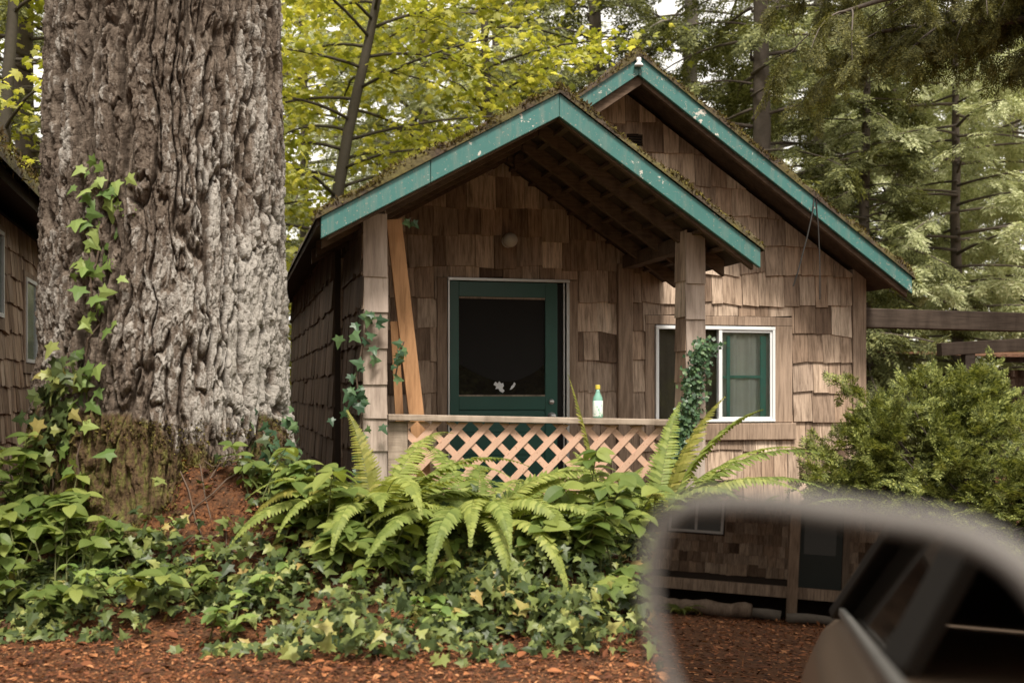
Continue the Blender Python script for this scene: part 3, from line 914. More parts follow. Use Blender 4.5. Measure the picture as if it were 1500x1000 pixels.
# ------------------------------------------------------------------ the big fir trunk
def big_trunk():
    tree = thing("fir_tree", "massive fir trunk with deeply furrowed grey-brown bark beside the cabin", "tree", (TX, TY, 0))
    face = math.atan2(-TY, -TX)
    da = np.concatenate([np.linspace(-1.85, 1.85, 900), np.linspace(1.85, 2*PI-1.85, 122)[1:-1]])
    A = face + da
    zs = np.concatenate([np.arange(.15, 3.85, .005), 3.85*1.04**np.arange(1, 36)])
    AA, ZZ = np.meshgrid(A, zs)
    DA = np.tile(da, (len(zs), 1))
    r = .634 + .062*np.clip((3.7-ZZ)/3, -.9, 1.05)
    r = np.where(ZZ > 3.9, np.maximum(.2, r), r)
    fl = np.exp(-np.clip(ZZ-.35, -.3, 9)/.34)
    lobes = .5+.5*np.cos(AA*5+.8+.6*np.sin(AA*2))
    r = r + fl*(.11+.17*lobes) + .03*fbm(np.cos(AA)*2.2, np.sin(AA)*2.2, ZZ*.7, 31, 3)
    left = np.clip(-np.sin(DA), 0, 1)     # image left
    arc = AA*.7
    # furrowed bark: a net of wavy vertical cracks between ragged flaky ridges
    rag = .018*fbm(arc*26, ZZ*9, seed=40, o=4)
    wx = .05*fbm(arc*4, ZZ*1.7, seed=41, o=3) + rag; wz = .10*fbm(arc*5, ZZ*2.5, seed=47, o=3) + rag*2
    a_, z_ = arc+wx, ZZ+wz
    n1 = fbm(a_*7.8, z_*1.15, seed=51, o=4); n2 = fbm(a_*14+7, z_*2.3, seed=52, o=4)
    cr = np.maximum(np.exp(-np.abs(n1/.075)**1.4), .7*np.exp(-np.abs(n2/.06)**1.4))
    e1 = 1-cr
    _, _, cid = worley(a_/.04, z_/.11, 53); g1, g2, gid = worley(a_/.017, z_/.06, 57)
    e2 = sstep(.0, .3, g2-g1)
    amp = np.clip(1-.75*sstep(.9, .45, ZZ), .2, 1)
    rough = fbm(arc*44, ZZ*17, seed=71, o=4)
    disp = amp*(.068*e1 + .021*cid*e1 + .013*gid*e2*e1 + .014*rough)
    disp = disp + (1-amp)*(.11*fbm(arc*5, ZZ*5, seed=77, o=5))
    r = r + disp - .035
    cx = .025*np.clip(ZZ/3.6, 0, 1.5)
    V = np.stack([cx + np.cos(AA)*r, np.sin(AA)*r, ZZ], 2).reshape(-1, 3)
    na, nz = len(A), len(zs)
    i = (np.arange(nz-1)*na)[:, None]; j = np.arange(na)[None]; j2 = (np.arange(na)+1) % na
    F_ = np.stack([i+j, i+j2[None], i+na+j2[None], i+na+j], 2).reshape(-1, 4)
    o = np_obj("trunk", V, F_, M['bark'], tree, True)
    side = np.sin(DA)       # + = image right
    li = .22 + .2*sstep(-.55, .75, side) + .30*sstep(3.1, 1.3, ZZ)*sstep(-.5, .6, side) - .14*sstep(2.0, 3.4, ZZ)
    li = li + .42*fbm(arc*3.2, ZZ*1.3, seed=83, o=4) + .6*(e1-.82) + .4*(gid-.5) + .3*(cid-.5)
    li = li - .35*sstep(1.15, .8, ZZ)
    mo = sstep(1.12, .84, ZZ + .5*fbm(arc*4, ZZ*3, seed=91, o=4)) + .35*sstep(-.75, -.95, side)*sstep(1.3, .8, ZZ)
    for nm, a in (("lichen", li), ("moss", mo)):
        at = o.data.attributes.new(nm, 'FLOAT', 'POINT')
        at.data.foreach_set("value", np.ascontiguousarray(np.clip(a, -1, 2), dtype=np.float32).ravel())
    # upper limbs well above the frame
    rngl = random.Random(4); m = MB()
    for k in range(14):
        z = 6.5+k*.55; a = k*2.4
        rr = .5-.02*k; ln = rngl.uniform(1.2, 2.4)
        m.tube([(math.cos(a)*rr*.8, math.sin(a)*rr*.8, z), (math.cos(a)*(rr+ln*.5), math.sin(a)*(rr+ln*.5), z+.1), (math.cos(a)*(rr+ln), math.sin(a)*(rr+ln), z-.2)], [.06, .04, .01], 6)
    m.build("limb", M['conifer_bark'], tree)
    return tree, AA, ZZ, r, da, zs
tree, AA, ZZ, RR, DA_, ZS_ = big_trunk()
def trunk_pt(da, z, lift=.02):
    """points on the trunk surface: angle from the facing direction, + = image right"""
    face = math.atan2(-TY, -TX)
    da = np.asarray(da, float); z = np.asarray(z, float)
    i = np.clip(np.searchsorted(ZS_, z), 0, len(ZS_)-1); j = np.clip(np.searchsorted(DA_[:900], da), 0, 899)
    r = RR[i, j]+lift
    a = face+da
    return np.stack([TX+.025*z/3.6+np.cos(a)*r, TY+np.sin(a)*r, z], -1), np.stack([np.cos(a), np.sin(a), 0*a], -1)
# moss tufts and litter stuck on the root flare
rng = np.random.default_rng(8)
n = 9000
da = rng.uniform(-1.5, 1.5, n); z = rng.uniform(.3, 1.05, n)
msk = (fbm(da*3, z*4, seed=12, o=3) > .02)
P, Nn = trunk_pt(da[msk], z[msk], .0)
R = frames(Nn+rdir(rng, len(P))*.8, rdir(rng, len(P)), np.stack([rng.uniform(.012, .03, len(P)), rng.uniform(.006, .014, len(P)), np.full(len(P), .02)], 1))
V, F_ = scatter(*DIAMOND, R, P-np.array([TX, TY, 0]))
o = np_obj("moss", V, F_, M['moss'], tree); o["kind"] = "stuff"

# ------------------------------------------------------------------ undergrowth
def leaves_obj(name, tmpl, P, X, Z, size, material, parent=None, stretch=None):
    sc = np.stack([size, size*(1 if stretch is None else stretch), size], 1)
    R = frames(X, Z, sc)
    V, F_ = scatter(tmpl[0], tmpl[1], R, P)
    return np_obj(name, V, F_, material, parent)

def ivy_ground():
    rng = np.random.default_rng(21)
    n = 40000
    x = rng.uniform(-3.6, 1.9, n); y = rng.uniform(4.9, 7.35, n)
    u, w = to_house(x, y)
    d = np.hypot(x-TX, y-TY)
    c = fbm(x*1.5, y*1.5, seed=33, o=3)
    dens = sstep(5.34, 5.78, y + 1.0*c - .08*np.clip(-x-1, 0, 2) + .12*np.clip(x-.2, 0, 1))
    bare = np.exp(-(((x+1.42)/.42)**2+((y-6.2)/.3)**2))      # rusty patch on the bank
    dens *= (1-.72*bare)*(1-.93*np.exp(-(((x+1.85)/.5)**4+((y-6.3)/.2)**4)))
    low = np.exp(-((y-5.28)/.14)**2)*sstep(-1.5, -1.1, x)*sstep(.2, -.2, x)*.35
    keep = (rng.random(n) < np.maximum(dens, low)) & (w < -.08) & (d > .82)
    # holes in the cover
    keep &= (fbm(x*3.5, y*3.5, seed=35, o=3) > -.06) | (rng.random(n) < .22)
    stray = (rng.random(40000) < .012) & (y > 5.0) & (y < 5.8) & (w < -.08)
    keep |= stray
    x, y = x[keep], y[keep]
    n = len(x)
    lump = np.clip(fbm(x*2.6, y*2.6, seed=37, o=3)+.35, .02, 1)
    z = terrain(x, y) + .03 + rng.random(n)**1.4*.36*lump
    P = np.stack([x, y, z], 1)
    nrm = rdir(rng, n)*.55 + np.array([0, -.55, .75])
    X = rdir(rng, n)*1.0 + np.array([0, -.6, -.35])
    size = .03+.06*rng.random(n)**1.6
    o = leaves_obj("ivy", IVY, P, X, nrm, size, M['ivy'])
    tag(o, "dark green ivy spreading over the bank between road and porch", "ivy", kind="stuff")
    # stems in the shade
    m = MB(); r2 = random.Random(5)
    for k in range(160):
        px, py = r2.uniform(-3.4, 1.6), r2.uniform(5.9, 7.1)
        a = r2.uniform(0, 6.28); pts = []
        for q in range(6):
            pts.append((px, py, float(terrain(px, py))+.02+.03*math.sin(q))); a += r2.gauss(0, .5); px += .09*math.cos(a); py += .09*math.sin(a)
        m.tube(pts, .004, 4)
    st = m.build("stems", M['vine'], o)
    # litter
    n = 60000
    x = rng.uniform(-4.2, 2.6, n); y = 4.6 + rng.random(n)*2.2
    z = terrain(x, y)+rng.uniform(.002, .014, n)
    P = np.stack([x, y, z], 1)
    size = rng.uniform(.008, .034, n)
    R = frames(rdir(rng, n)*np.array([1, 1, .25]), rdir(rng, n)*.5+np.array([0, 0, 1.]), np.stack([size, size*rng.uniform(.12, .7, n), size], 1))
    V, F_ = scatter(*DIAMOND, R, P)
    o = np_obj("fallen_leaves", V, F_, M['litter'])
    n2 = 2600; x = rng.uniform(-4, 2.4, n2); y = 4.7 + rng.random(n2)*1.7
    size = rng.uniform(.05, .16, n2)
    R = frames(rdir(rng, n2)*np.array([1, 1, .15]), rdir(rng, n2)*.2+np.array([0, 0, 1.]), np.stack([size, np.full(n2, .004), size], 1))
    Vt, Ft = scatter(*DIAMOND, R, np.stack([x, y, terrain(x, y)+.014], 1))
    n3 = 900; x = rng.uniform(-4, 2.4, n3); y = 4.8 + rng.random(n3)*1.8
    R = frames(rdir(rng, n3)*np.array([1, 1, .2]), rdir(rng, n3)*.4+np.array([0, 0, 1.]), rng.uniform(.04, .075, n3))
    Vu, Fu = scatter(OVAL[0], OVAL[1], R, np.stack([x, y, terrain(x, y)+.014], 1))
    F_ = np.concatenate([F_, Ft+len(V), Fu+len(V)+len(Vt)]); V = np.concatenate([V, Vt, Vu])
    n = 26000; a = rng.uniform(2, 24, n); l = rng.normal(size=n)*2.2
    x2 = -.77*a+.62*l; y2 = -.63*a-.76*l
    size = rng.uniform(.03, .11, n)
    R = frames(rdir(rng, n)*np.array([1, 1, .15]), rdir(rng, n)*.4+np.array([0, 0, 1.]), np.stack([size, size*rng.uniform(.15, .6, n), size], 1))
    V2, F2 = scatter(*DIAMOND, R, np.stack([x2, y2, np.full(n, .012)], 1))
    F_ = np.concatenate([F_, F2+len(V)]); V = np.concatenate([V, V2])
    bpy.data.objects.remove(o); o = np_obj("fallen_leaves", V, F_, M['litter'])
    tag(o, "rusty orange fallen needles and leaf bits along the road edge", "leaf litter", kind="stuff")
ivy_ground()

def moss_ground():
    rng = np.random.default_rng(55); n = 26000
    a = rng.uniform(0, 2*PI, n); d = .72+rng.exponential(.2, n)
    x, y = TX+np.cos(a)*d, TY+np.sin(a)*d
    k = (y < 7.2) & (d < 1.5) & (fbm(x*3.2, y*3.2, seed=56, o=3) > -.03); x, y = x[k], y[k]
    P = np.stack([x, y, terrain(x, y)+rng.uniform(0, .035, len(x))], 1)
    R = frames(rdir(rng, len(P), .8), rdir(rng, len(P)), np.stack([rng.uniform(.014, .04, len(P)), rng.uniform(.007, .016, len(P)), np.full(len(P), .02)], 1))
    V, F_ = scatter(*DIAMOND, R, P)
    tag(np_obj("moss_patch", V, F_, M['moss']), "olive and brown moss covering the root mound round the fir", "moss", kind="stuff")
moss_ground()

def climbing(name, label, pts, nrms, material, leafmat, n, spread, size, seed, stem_r=.006, parent_cat="ivy", tmpl=IVY, droop=.5, lift=.05):
    """vine stem along pts with leaves around it"""
    rng = np.random.default_rng(seed)
    t = thing(name, label, parent_cat, tuple(pts[0]))
    p0 = np.array(pts[0])
    pts = np.array(pts); nrms = np.array(nrms)
    m = MB(); m.tube([tuple(p-p0) for p in pts], stem_r, 5); m.build("stem", M['vine'], t)
    s = rng.random(n)*(len(pts)-1); i = np.clip(s.astype(int), 0, len(pts)-2); f = (s-i)[:, None]
    P = pts[i]*(1-f)+pts[i+1]*f; Nn = nrms[i]*(1-f)+nrms[i+1]*f
    tang = np.cross(Nn, np.tile([0, 0, 1.], (n, 1)))
    P = P + tang*rng.normal(size=(n, 1))*spread + Nn*(rng.random((n, 1))*lift) + rng.normal(size=(n, 3))*np.array([0, 0, spread*.6])
    X = np.array([0, 0, -droop]) + rdir(rng, n)*.7 + tang*rng.choice([-.7, .7], (n, 1))
    leaves_obj("leaves", tmpl, P-p0, X, Nn*1.0+rdir(rng, n)*.5+np.array([0, 0, .35]), rng.uniform(size*.6, size*1.25, n), leafmat, t)
    return t

def trunk_vine(label, path, n, spread, size, seed, mat_, lift=.06):
    k = 24
    da = np.interp(np.linspace(0, 1, k), np.linspace(0, 1, len(path)), [p[0] for p in path])
    z = np.interp(np.linspace(0, 1, k), np.linspace(0, 1, len(path)), [p[1] for p in path])
    rng = np.random.default_rng(seed)
    P, Nn = trunk_pt(da+rng.normal(size=k)*.012, z, .015)
    climbing("climbing_ivy", label, P, Nn, None, mat_, n, spread, size, seed, lift=lift)
trunk_vine("pale ivy climbing the left side of the fir trunk", [(-.62, .75), (-.66, 1.2), (-.55, 1.6), (-.6, 1.9), (-.48, 2.2), (-.47, 2.42)], 75, .085, .095, 61, M['ivypale'])
trunk_vine("thicker green ivy hanging low on the left root of the fir", [(-.95, .6), (-.92, .95), (-.84, 1.2), (-.78, 1.42)], 120, .10, .09, 62, M['ivy'], .1)
trunk_vine("dark blue-green ivy mound at the right foot of the fir", [(.95, .45), (.9, .62), (.86, .8), (.8, 1.02)], 150, .11, .075, 63, M['ivydark'], .2)
trunk_vine("few pale ivy sprigs crossing the mossy root of the fir", [(.05, .42), (.15, .5), (.35, .62), (.6, .74)], 26, .06, .08, 64, M['ivypale'], .1)

nf = np.array(hw(0, -1))-np.array(hw(0, 0))
def pv(lst): return [hw(*p) for p in lst]
def post_vine(label, path, n, spread, size, seed, mat_, tmpl=IVY, lift=.06, sr=.005):
    pts = pv(path); climbing("climbing_ivy", label, pts, [nf]*len(pts), None, mat_, n, spread, size, seed, sr, tmpl=tmpl, lift=lift)
post_vine("star-leaved ivy climbing the outer edge of the left porch post", [(-2.17, -.03, .45), (-2.2, -.05, .75), (-2.17, -.04, 1.05), (-2.2, -.04, 1.3), (-2.16, -.03, 1.5), (-2.12, -.02, 1.68)], 46, .055, .085, 65, M['ivydark'])
post_vine("small ivy sprig on the orange plank behind the left post", [(-1.95, .0, 1.3), (-1.93, -.02, 1.42), (-1.9, -.02, 1.52)], 9, .035, .075, 66, M['ivydark'])
post_vine("tiny ivy sprig hanging under the porch eave", [(-1.86, .0, 2.3), (-1.84, -.02, 2.24)], 3, .02, .075, 67, M['ivydark'])
post_vine("bushy small-leaved vine wrapping the right porch post", [(-.13, -.03, .72), (-.1, -.04, .86), (-.03, -.05, 1.0), (.0, -.05, 1.15), (.02, -.05, 1.32), (.06, -.06, 1.45), (.1, -.06, 1.52)], 1350, .04, .03, 68, M['ivydark'], DIAMOND, .11)

# ---- ferns
def frond_mesh(base, az, e0, L, curl, wd, seed):
    rng = np.random.default_rng(seed)
    n = 44
    p = np.array(base, float); pts = [p.copy()]; el = e0
    for i in range(n):
        s = (i+1)/n
        el = e0 - curl*s**1.25
        d = np.array([math.cos(az)*math.cos(el), math.sin(az)*math.cos(el), math.sin(el)])
        p = p + d*L/n; pts.append(p.copy())
    pts = np.array(pts)
    tan = np.gradient(pts, axis=0); tan /= np.linalg.norm(tan, axis=1, keepdims=True)
    side = np.array([-math.sin(az), math.cos(az), 0])
    roll = rng.normal()*.25
    up = np.cross(tan, side); up *= np.sign(up[:, 2:3]+1e-6)
    side_v = side[None]*math.cos(roll)+up*math.sin(roll)
    k = np.arange(5, n+1)
    P = []; X = []; Z = []; Ln = []
    for i in k:
        s = i/n
        ln = wd*min(1, (s+.05)/.22)**.7*(1-.97*max(0, (s-.3)/.7)**1.5)
        for sg in (1, -1):
            P.append(pts[i]); X.append(side_v[i]*sg + tan[i]*(.35+.35*s) - up[i]*rng.uniform(.08, .4)); Z.append(up[i]); Ln.append(max(.012, ln*rng.uniform(.88, 1.08)))
    P = np.array(P); Ln = np.array(Ln)
    R = frames(np.array(X), np.array(Z), np.stack([Ln, np.full(len(Ln), L/n*1.5), Ln*1.2], 1))
    tv = np.array([(0, -.25, 0), (0, .25, 0), (.4, .42, .03), (.8, .22, -.03), (1, 0, -.1), (.8, -.28, -.03), (.4, -.42, .03)], float)
    tf = np.array([(0, 6, 2, 1), (6, 5, 3, 2), (5, 4, 4, 3)])
    tf = np.array([(0, 6, 2, 1), (6, 5, 3, 2)]); tv[3] = (1, .08, -.1); tv[5] = (1, -.08, -.1)
    V, F_ = scatter(tv, tf, R, P)
    # rachis as a thin 3-sided strip
    m = []
    b = len(V); rv = []; rf = []
    for i in range(n+1):
        w_ = .0035*(1-.8*i/n)
        rv += [pts[i]+side*w_, pts[i]-up[i]*w_*1.3, pts[i]-side*w_]
    for i in range(n):
        for q in range(3):
            rf.append((b+3*i+q, b+3*i+(q+1) % 3, b+3*i+3+(q+1) % 3, b+3*i+3+q))
    return np.concatenate([V, np.array(rv)]), np.concatenate([F_, np.array(rf)])

def fern(label, x, y, fronds, seed, zoff=0.0):
    z = float(terrain(x, y))+zoff
    t = thing("sword_fern", label, "fern", (x, y, z), group="ferns below the porch")
    rr = random.Random(seed)
    for k, (az, e0, L, curl) in enumerate(fronds):
        b = (.04*math.cos(rad(az)), .04*math.sin(rad(az)), 0)
        V, F_ = frond_mesh(b, rad(az), rad(e0), L, rad(curl), .10*rr.uniform(.85, 1.15)*(L/.8)**.5, seed*100+k)
        np_obj("frond", V, F_, M['fern'], t)
    return t
def rosette(seed, n, L, a0=0, a1=360, e=(36, 70), c=(75, 125)):
    r = random.Random(seed); out = []
    for k in range(n):
        out.append((a0+(a1-a0)*(k+r.uniform(-.3, .3))/n, r.uniform(*e), L*r.uniform(.75, 1.15), r.uniform(*c)))
    return out
fern("large arching fern in front of the left half of the lattice", -.76, 6.5, rosette(1, 22, .94)+[(185, 66, .9, 110), (215, 62, .85, 115), (250, 55, .7, 120), (120, 80, .8, 45)], 1)
fern("broad drooping fern in front of the middle of the lattice", -.2, 6.46, rosette(2, 24, 1.0)+[(345, 52, .95, 85), (310, 60, .9, 120), (285, 62, .9, 130), (5, 60, .9, 90)], 2)
fern("upright fern with long fronds at the foot of the right porch post", .84, 6.9, rosette(3, 14, .75, e=(45, 72), c=(60, 105))+[(10, 62, 1.1, 70), (350, 52, 1.1, 78), (25, 70, 1.1, 55), (40, 74, 1.05, 45), (0, 60, 1.2, 75), (65, 76, .95, 40), (330, 58, 1.0, 85)], 3)
fern("small upright fern standing close against the lattice beside the left post", -.82, 7.05, [(100, 76, .5, 40), (60, 74, .52, 40), (150, 70, .5, 60), (20, 66, .55, 70), (200, 62, .5, 80), (280, 65, .5, 80)], 4)
fern("slim fern with one tall frond rising past the bottle", .6, 6.95, [(165, 82, .97, 12), (120, 74, .62, 50), (60, 68, .6, 60), (200, 66, .6, 70), (240, 60, .6, 80), (310, 60, .65, 80)], 5)
fern("low pale fern tucked under the large arching fern", -.5, 6.38, rosette(6, 11, .5, e=(35, 65)), 6)
fern("leaning fern half hidden behind the mirror", 1.35, 6.85, rosette(7, 12, .75, e=(50, 75), c=(60, 100)), 7)

# ---- broad leaved plants
def broad_plant(label, x, y, nst, h, size, seed, lean=.35, matk='broad', zoff=0, name="leafy_plant", tmpl=None):
    rng = np.random.default_rng(seed)
    z0 = float(terrain(x, y))+zoff
    t = thing(name, label, "plant", (x, y, z0), group="leafy plants on the bank")
    m = MB(); P = []; X = []; Z = []; Sz = []
    for k in range(nst):
        a = rng.uniform(0, 2*PI); ln = rng.uniform(.1, lean); hh = h*rng.uniform(.6, 1.1)
        b = np.array([rng.normal()*.06, rng.normal()*.06, 0]); tip = b+np.array([math.cos(a)*ln, math.sin(a)*ln-.06, hh])
        mid = (b+tip)/2+np.array([0, 0, hh*.12])
        pts = [(1-s)**2*b+2*s*(1-s)*mid+s*s*tip for s in np.linspace(0, 1, 6)]
        m.tube([tuple(q) for q in pts], [.005, .0045, .004, .0035, .003, .002], 5)
        for lvl in np.linspace(.35, 1.0, 4):
            q = np.array(pts[int(round(lvl*5))])
            a2 = rng.uniform(0, 2*PI)
            for g in range(2 if lvl < .95 else 4):
                aa = a2+g*(PI if lvl < .95 else PI/2)+rng.normal()*.3
                P.append(q); X.append((math.cos(aa), math.sin(aa), rng.uniform(-.5, .25))); Z.append((rng.normal()*.25, -.3+rng.normal()*.2, 1)); Sz.append(size*rng.uniform(.7, 1.2)*(.75+.25*lvl))
    m.build("stem", M['stem'], t)
    leaves_obj("leaves", tmpl or BROAD, np.array(P), np.array(X), np.array(Z), np.array(Sz), M[matk], t)
    return t
BP = [("leafy plant left of the grass tuft, cut by the left edge of the photo", -2.66, 6.2, 7, .34, .13),
      ("tall leafy plant with long leaves at the left root of the fir", -2.42, 6.22, 6, .4, .14),
      ("leafy plant between the grass tuft and the fir root", -2.02, 6.08, 5, .26, .12),
      ("lone leafy plant with one big round leaf before the mossy root", -1.82, 5.92, 4, .26, .14),
      ("big-leaved plant left of the large arching fern", -1.0, 6.12, 5, .4, .15, ),
      ("leafy plant sprawling below the big-leaved plant", -1.02, 6.0, 6, .22, .13),
      ("yellow-green leafy plant beside the left edge of the mirror", .42, 6.1, 10, .42, .13),
      ("leafy plant with hanging pale leaves right of the drooping fern", .26, 6.02, 8, .3, .14),
      ("leafy plant rising between drooping fern and mirror", .55, 6.35, 9, .52, .13),
      ("tall loose weed leaning before the left root of the fir", -2.3, 6.02, 6, .46, .11),
      ("tall loose weed near the left edge of the photo above the ivy", -2.6, 6.0, 6, .44, .12),
      ("loose weed with pointed leaves right of the rusty root mound", -1.3, 6.3, 5, .34, .11),
      ("pale loose weed under the tips of the large arching fern", -.6, 6.05, 6, .26, .11),
      ("low leafy plant at the road edge next to the mirror", .56, 5.8, 6, .2, .11),
      ("low leafy plant at the far left road edge", -2.3, 5.85, 5, .16, .1),
      ("dark leafy plant in the shade at the left edge of the photo", -2.78, 6.5, 7, .42, .12),
      ]
wr = random.Random(9)
WEED = ["small pale weed among the ivy near the road edge", "small pale weed among the ivy under the ferns", "small weed among the ivy below the rusty patch", "yellow-green seedling in the ivy left of the mirror", "little pale weed beside the grass tuft", "little weed at the foot of the big-leaved plant", "pale weed at the front of the ivy in the middle", "weed clump in front of the mossy root", "weed clump on the bank right of the fir", "small weed among the ivy at the left edge"]
WP = [(-1.35, 5.62), (-.35, 6.0), (-1.25, 5.85), (.22, 5.75), (-2.05, 5.9), (-.8, 5.85), (-.45, 5.65), (-1.6, 5.95), (-1.25, 6.4), (-2.7, 5.8)]
for k, (lb, (px_, py_)) in enumerate(zip(WEED, WP)): broad_plant(lb, px_, py_, 4, .2, .075, seed=400+k, lean=.15, matk=('ivypale', 'broad')[k % 2])
for k, a in enumerate(BP): broad_plant(*a, seed=200+k, lean=.22)

def grass_tuft(label, x, y, n, h, seed):
    rng = np.random.default_rng(seed); z0 = float(terrain(x, y))
    V = []; F_ = []
    for k in range(n):
        a = rng.uniform(0, 2*PI); L = h*rng.uniform(.6, 1.1); e = rad(rng.uniform(60, 88)); c = rad(rng.uniform(40, 130))
        p = np.array([rng.normal()*.04, rng.normal()*.03, 0]); b = len(V)
        sd = np.array([-math.sin(a), math.cos(a), 0])
        for i in range(8):
            w_ = .004*(1-(i/7)**2)+.0003
            V += [p+sd*w_, p-sd*w_]
            el = e-c*(i/7)**1.3
            p = p+np.array([math.cos(a)*math.cos(el), math.sin(a)*math.cos(el), math.sin(el)])*L/7
        for i in range(7): F_.append((b+2*i, b+2*i+1, b+2*i+3, b+2*i+2))
    o = np_obj("grass_tuft", np.array(V), np.array(F_), M['grass'])
    o.location = (x, y, z0)
    tag(o, label, "grass tuft")
grass_tuft("tuft of long thin drooping grass beside the fir root", -2.2, 6.12, 90, .42, 3)
grass_tuft("small tuft of pale grass hanging under the large fern", -.72, 6.12, 50, .3, 4)

# ---- yew bush in front of the right corner
def yew_bush():
    rng = np.random.default_rng(77)
    bx, by = 2.75, 7.55
    z0 = .1
    t = thing("yew_bush", "big rounded yew bush with yellow-green tips at the right corner of the cabin", "bush", (bx, by, z0))
    tv, tf = spray_template(5, .2, .24, .085, .42, .13)
    P = []; X = []
    m = MB(); r2 = random.Random(2)
    lob = [(-.15, 0, .8, .42), (.35, .1, .6, .42), (-.5, -.1, .65, .38), (.8, .1, .56, .45), (1.4, 0, .5, .5), (-.7, -.2, .42, .26), (-.75, -.2, .22, .22), (-.3, -.3, .45, .42), (.2, -.3, .4, .44), (.75, -.3, .4, .48), (-.3, -.05, 1.08, .16), (.05, 0, 1.05, .2), (-.62, -.1, .9, .15)]
    lob = [(a_+.2, b_, c_, d_) for a_, b_, c_, d_ in lob]+[(-.62, -.15, .62, .26), (-.66, -.25, .3, .2)]
    for (cx, cy, cz, rr) in lob:
        n = int(1700*rr*rr/.25)
        d = rdir(rng, n, .15); rad_ = rr*(rng.random(n)**.3)
        p = np.array([cx, cy, cz])+d*rad_[:, None]*np.array([1, .85, .85])
        cl = fbm(p[:, 0]*5, p[:, 1]*5, p[:, 2]*6, 88, 3) > -.03
        p = p[cl]; d = d[cl]; n = len(p)
        P.append(p); X.append(d*.8+np.array([0, -.1, .25])+rdir(rng, n)*.5)
        for k in range(7):
            q = np.array([cx, cy, cz])+rdir(rng, 1)[0]*rr*.7
            b = np.array([.35+r2.uniform(-.15, .15), .1, -.1])
            m.tube([tuple(b), tuple(b*.5+q*.5+np.array([0, 0, .1])), tuple(q)], [.018, .01, .003], 5)
    for q in range(70):
        c_ = lob[rng.integers(len(lob))]; d = rdir(rng, 1, .35)[0]; d[1] -= .15
        b = np.array(c_[:3])+d*c_[3]*.8
        for j in range(9):
            b = b+d*.03+np.array([0, 0, -.0012*j]); P.append((b+rng.normal(size=3)*.012)[None]); X.append((d+rng.normal(size=3)*.6)[None])
    P = np.concatenate(P); X = np.concatenate(X)
    k = P[:, 2] > -.05
    P, X = P[k], X[k]
    m.build("trunk", M['conifer_bark'], t)
    R = frames(X, rdir(rng, len(P))*.5+np.array([0, -.3, 1.]), rng.uniform(.06, .13, len(P)))
    V, F_ = scatter(tv, tf, R, P)
    np_obj("crown", V, F_, M['yew'], t)
yew_bush()

# ------------------------------------------------------------------ trees behind
def limb_path(rng, p, az, L, e0, droop, n=7):
    pts = [np.array(p, float)]; q = np.array(p, float)
    for i in range(n):
        s = (i+1)/n; e = e0-droop*s
        q = q+np.array([math.cos(az)*math.cos(e), math.sin(az)*math.cos(e), math.sin(e)])*L/n
        az += rng.normal()*.06
        pts.append(q.copy())
    return np.array(pts)

def conifer(name, label, x, y, H, r0, zlow, Lb, nb, seed, leafmat, barkmat, tmpl, ssize=.5, per=11, droop=.5, zg=.3, dens=1.0, e0=.15, cat="tree", group="conifers behind the cabin"):
    rng = np.random.default_rng(seed)
    t = thing(name, label, cat, (x, y, zg), rng.uniform(0, 6.28), group)
    m = MB()
    zs = np.linspace(-.4, H, 12)
    wob = rng.normal(size=(12, 2)).cumsum(0)*.02
    m.tube([(wob[i, 0], wob[i, 1], zs[i]) for i in range(12)], [max(.03, r0*(1-.72*i/11)) for i in range(12)], 12)
    P = []; X = []; Z = []; Sz = []
    for k in range(nb):
        z = zlow+(H-zlow)*(k+.5)/nb + rng.normal()*.1
        L = Lb*(1-.45*(z-zlow)/(H-zlow))*rng.uniform(.6, 1.1)
        az = k*2.39996+rng.normal()*.3
        pts = limb_path(rng, (0, 0, z), az, L, e0+rng.normal()*.12, droop*rng.uniform(.6, 1.4))
        m.tube([tuple(q) for q in pts], [.03*(L/2.5)*(1-.85*i/7)+.003 for i in range(8)], 5)
        ns = int(per*L/2*dens)
        for j in range(ns):
            s = rng.uniform(.18, 1.0)**.8; f = s*7; i = min(6, int(f)); q = pts[i]*(1-(f-i))+pts[i+1]*(f-i)
            d = pts[i+1]-pts[i]; d /= np.linalg.norm(d)
            sd = np.array([-d[1], d[0], 0])*rng.choice([-1, 1])
            P.append(q+rng.normal(size=3)*.03); X.append(d*rng.uniform(.3, 1)+sd*rng.uniform(.2, 1.1)+np.array([0, 0, rng.uniform(-.75, .05)]))
            Z.append(np.array([rng.normal()*.3, rng.normal()*.3, 1])); Sz.append(ssize*rng.uniform(.6, 1.25))
    m.build("trunk", barkmat, t, smooth=True)
    R = frames(np.array(X), np.array(Z), np.array(Sz))
    V, F_ = scatter(tmpl[0], tmpl[1], R, np.array(P))
    np_obj("crown", V, F_, leafmat, t)
    return t
COARSE = spray_template(11, .16, .13, .05, .45, .10)
MID = spray_template(12, .13, .15, .055, .45, .10)
FINE = spray_template(13, .12, .15, .05, .42, .085)

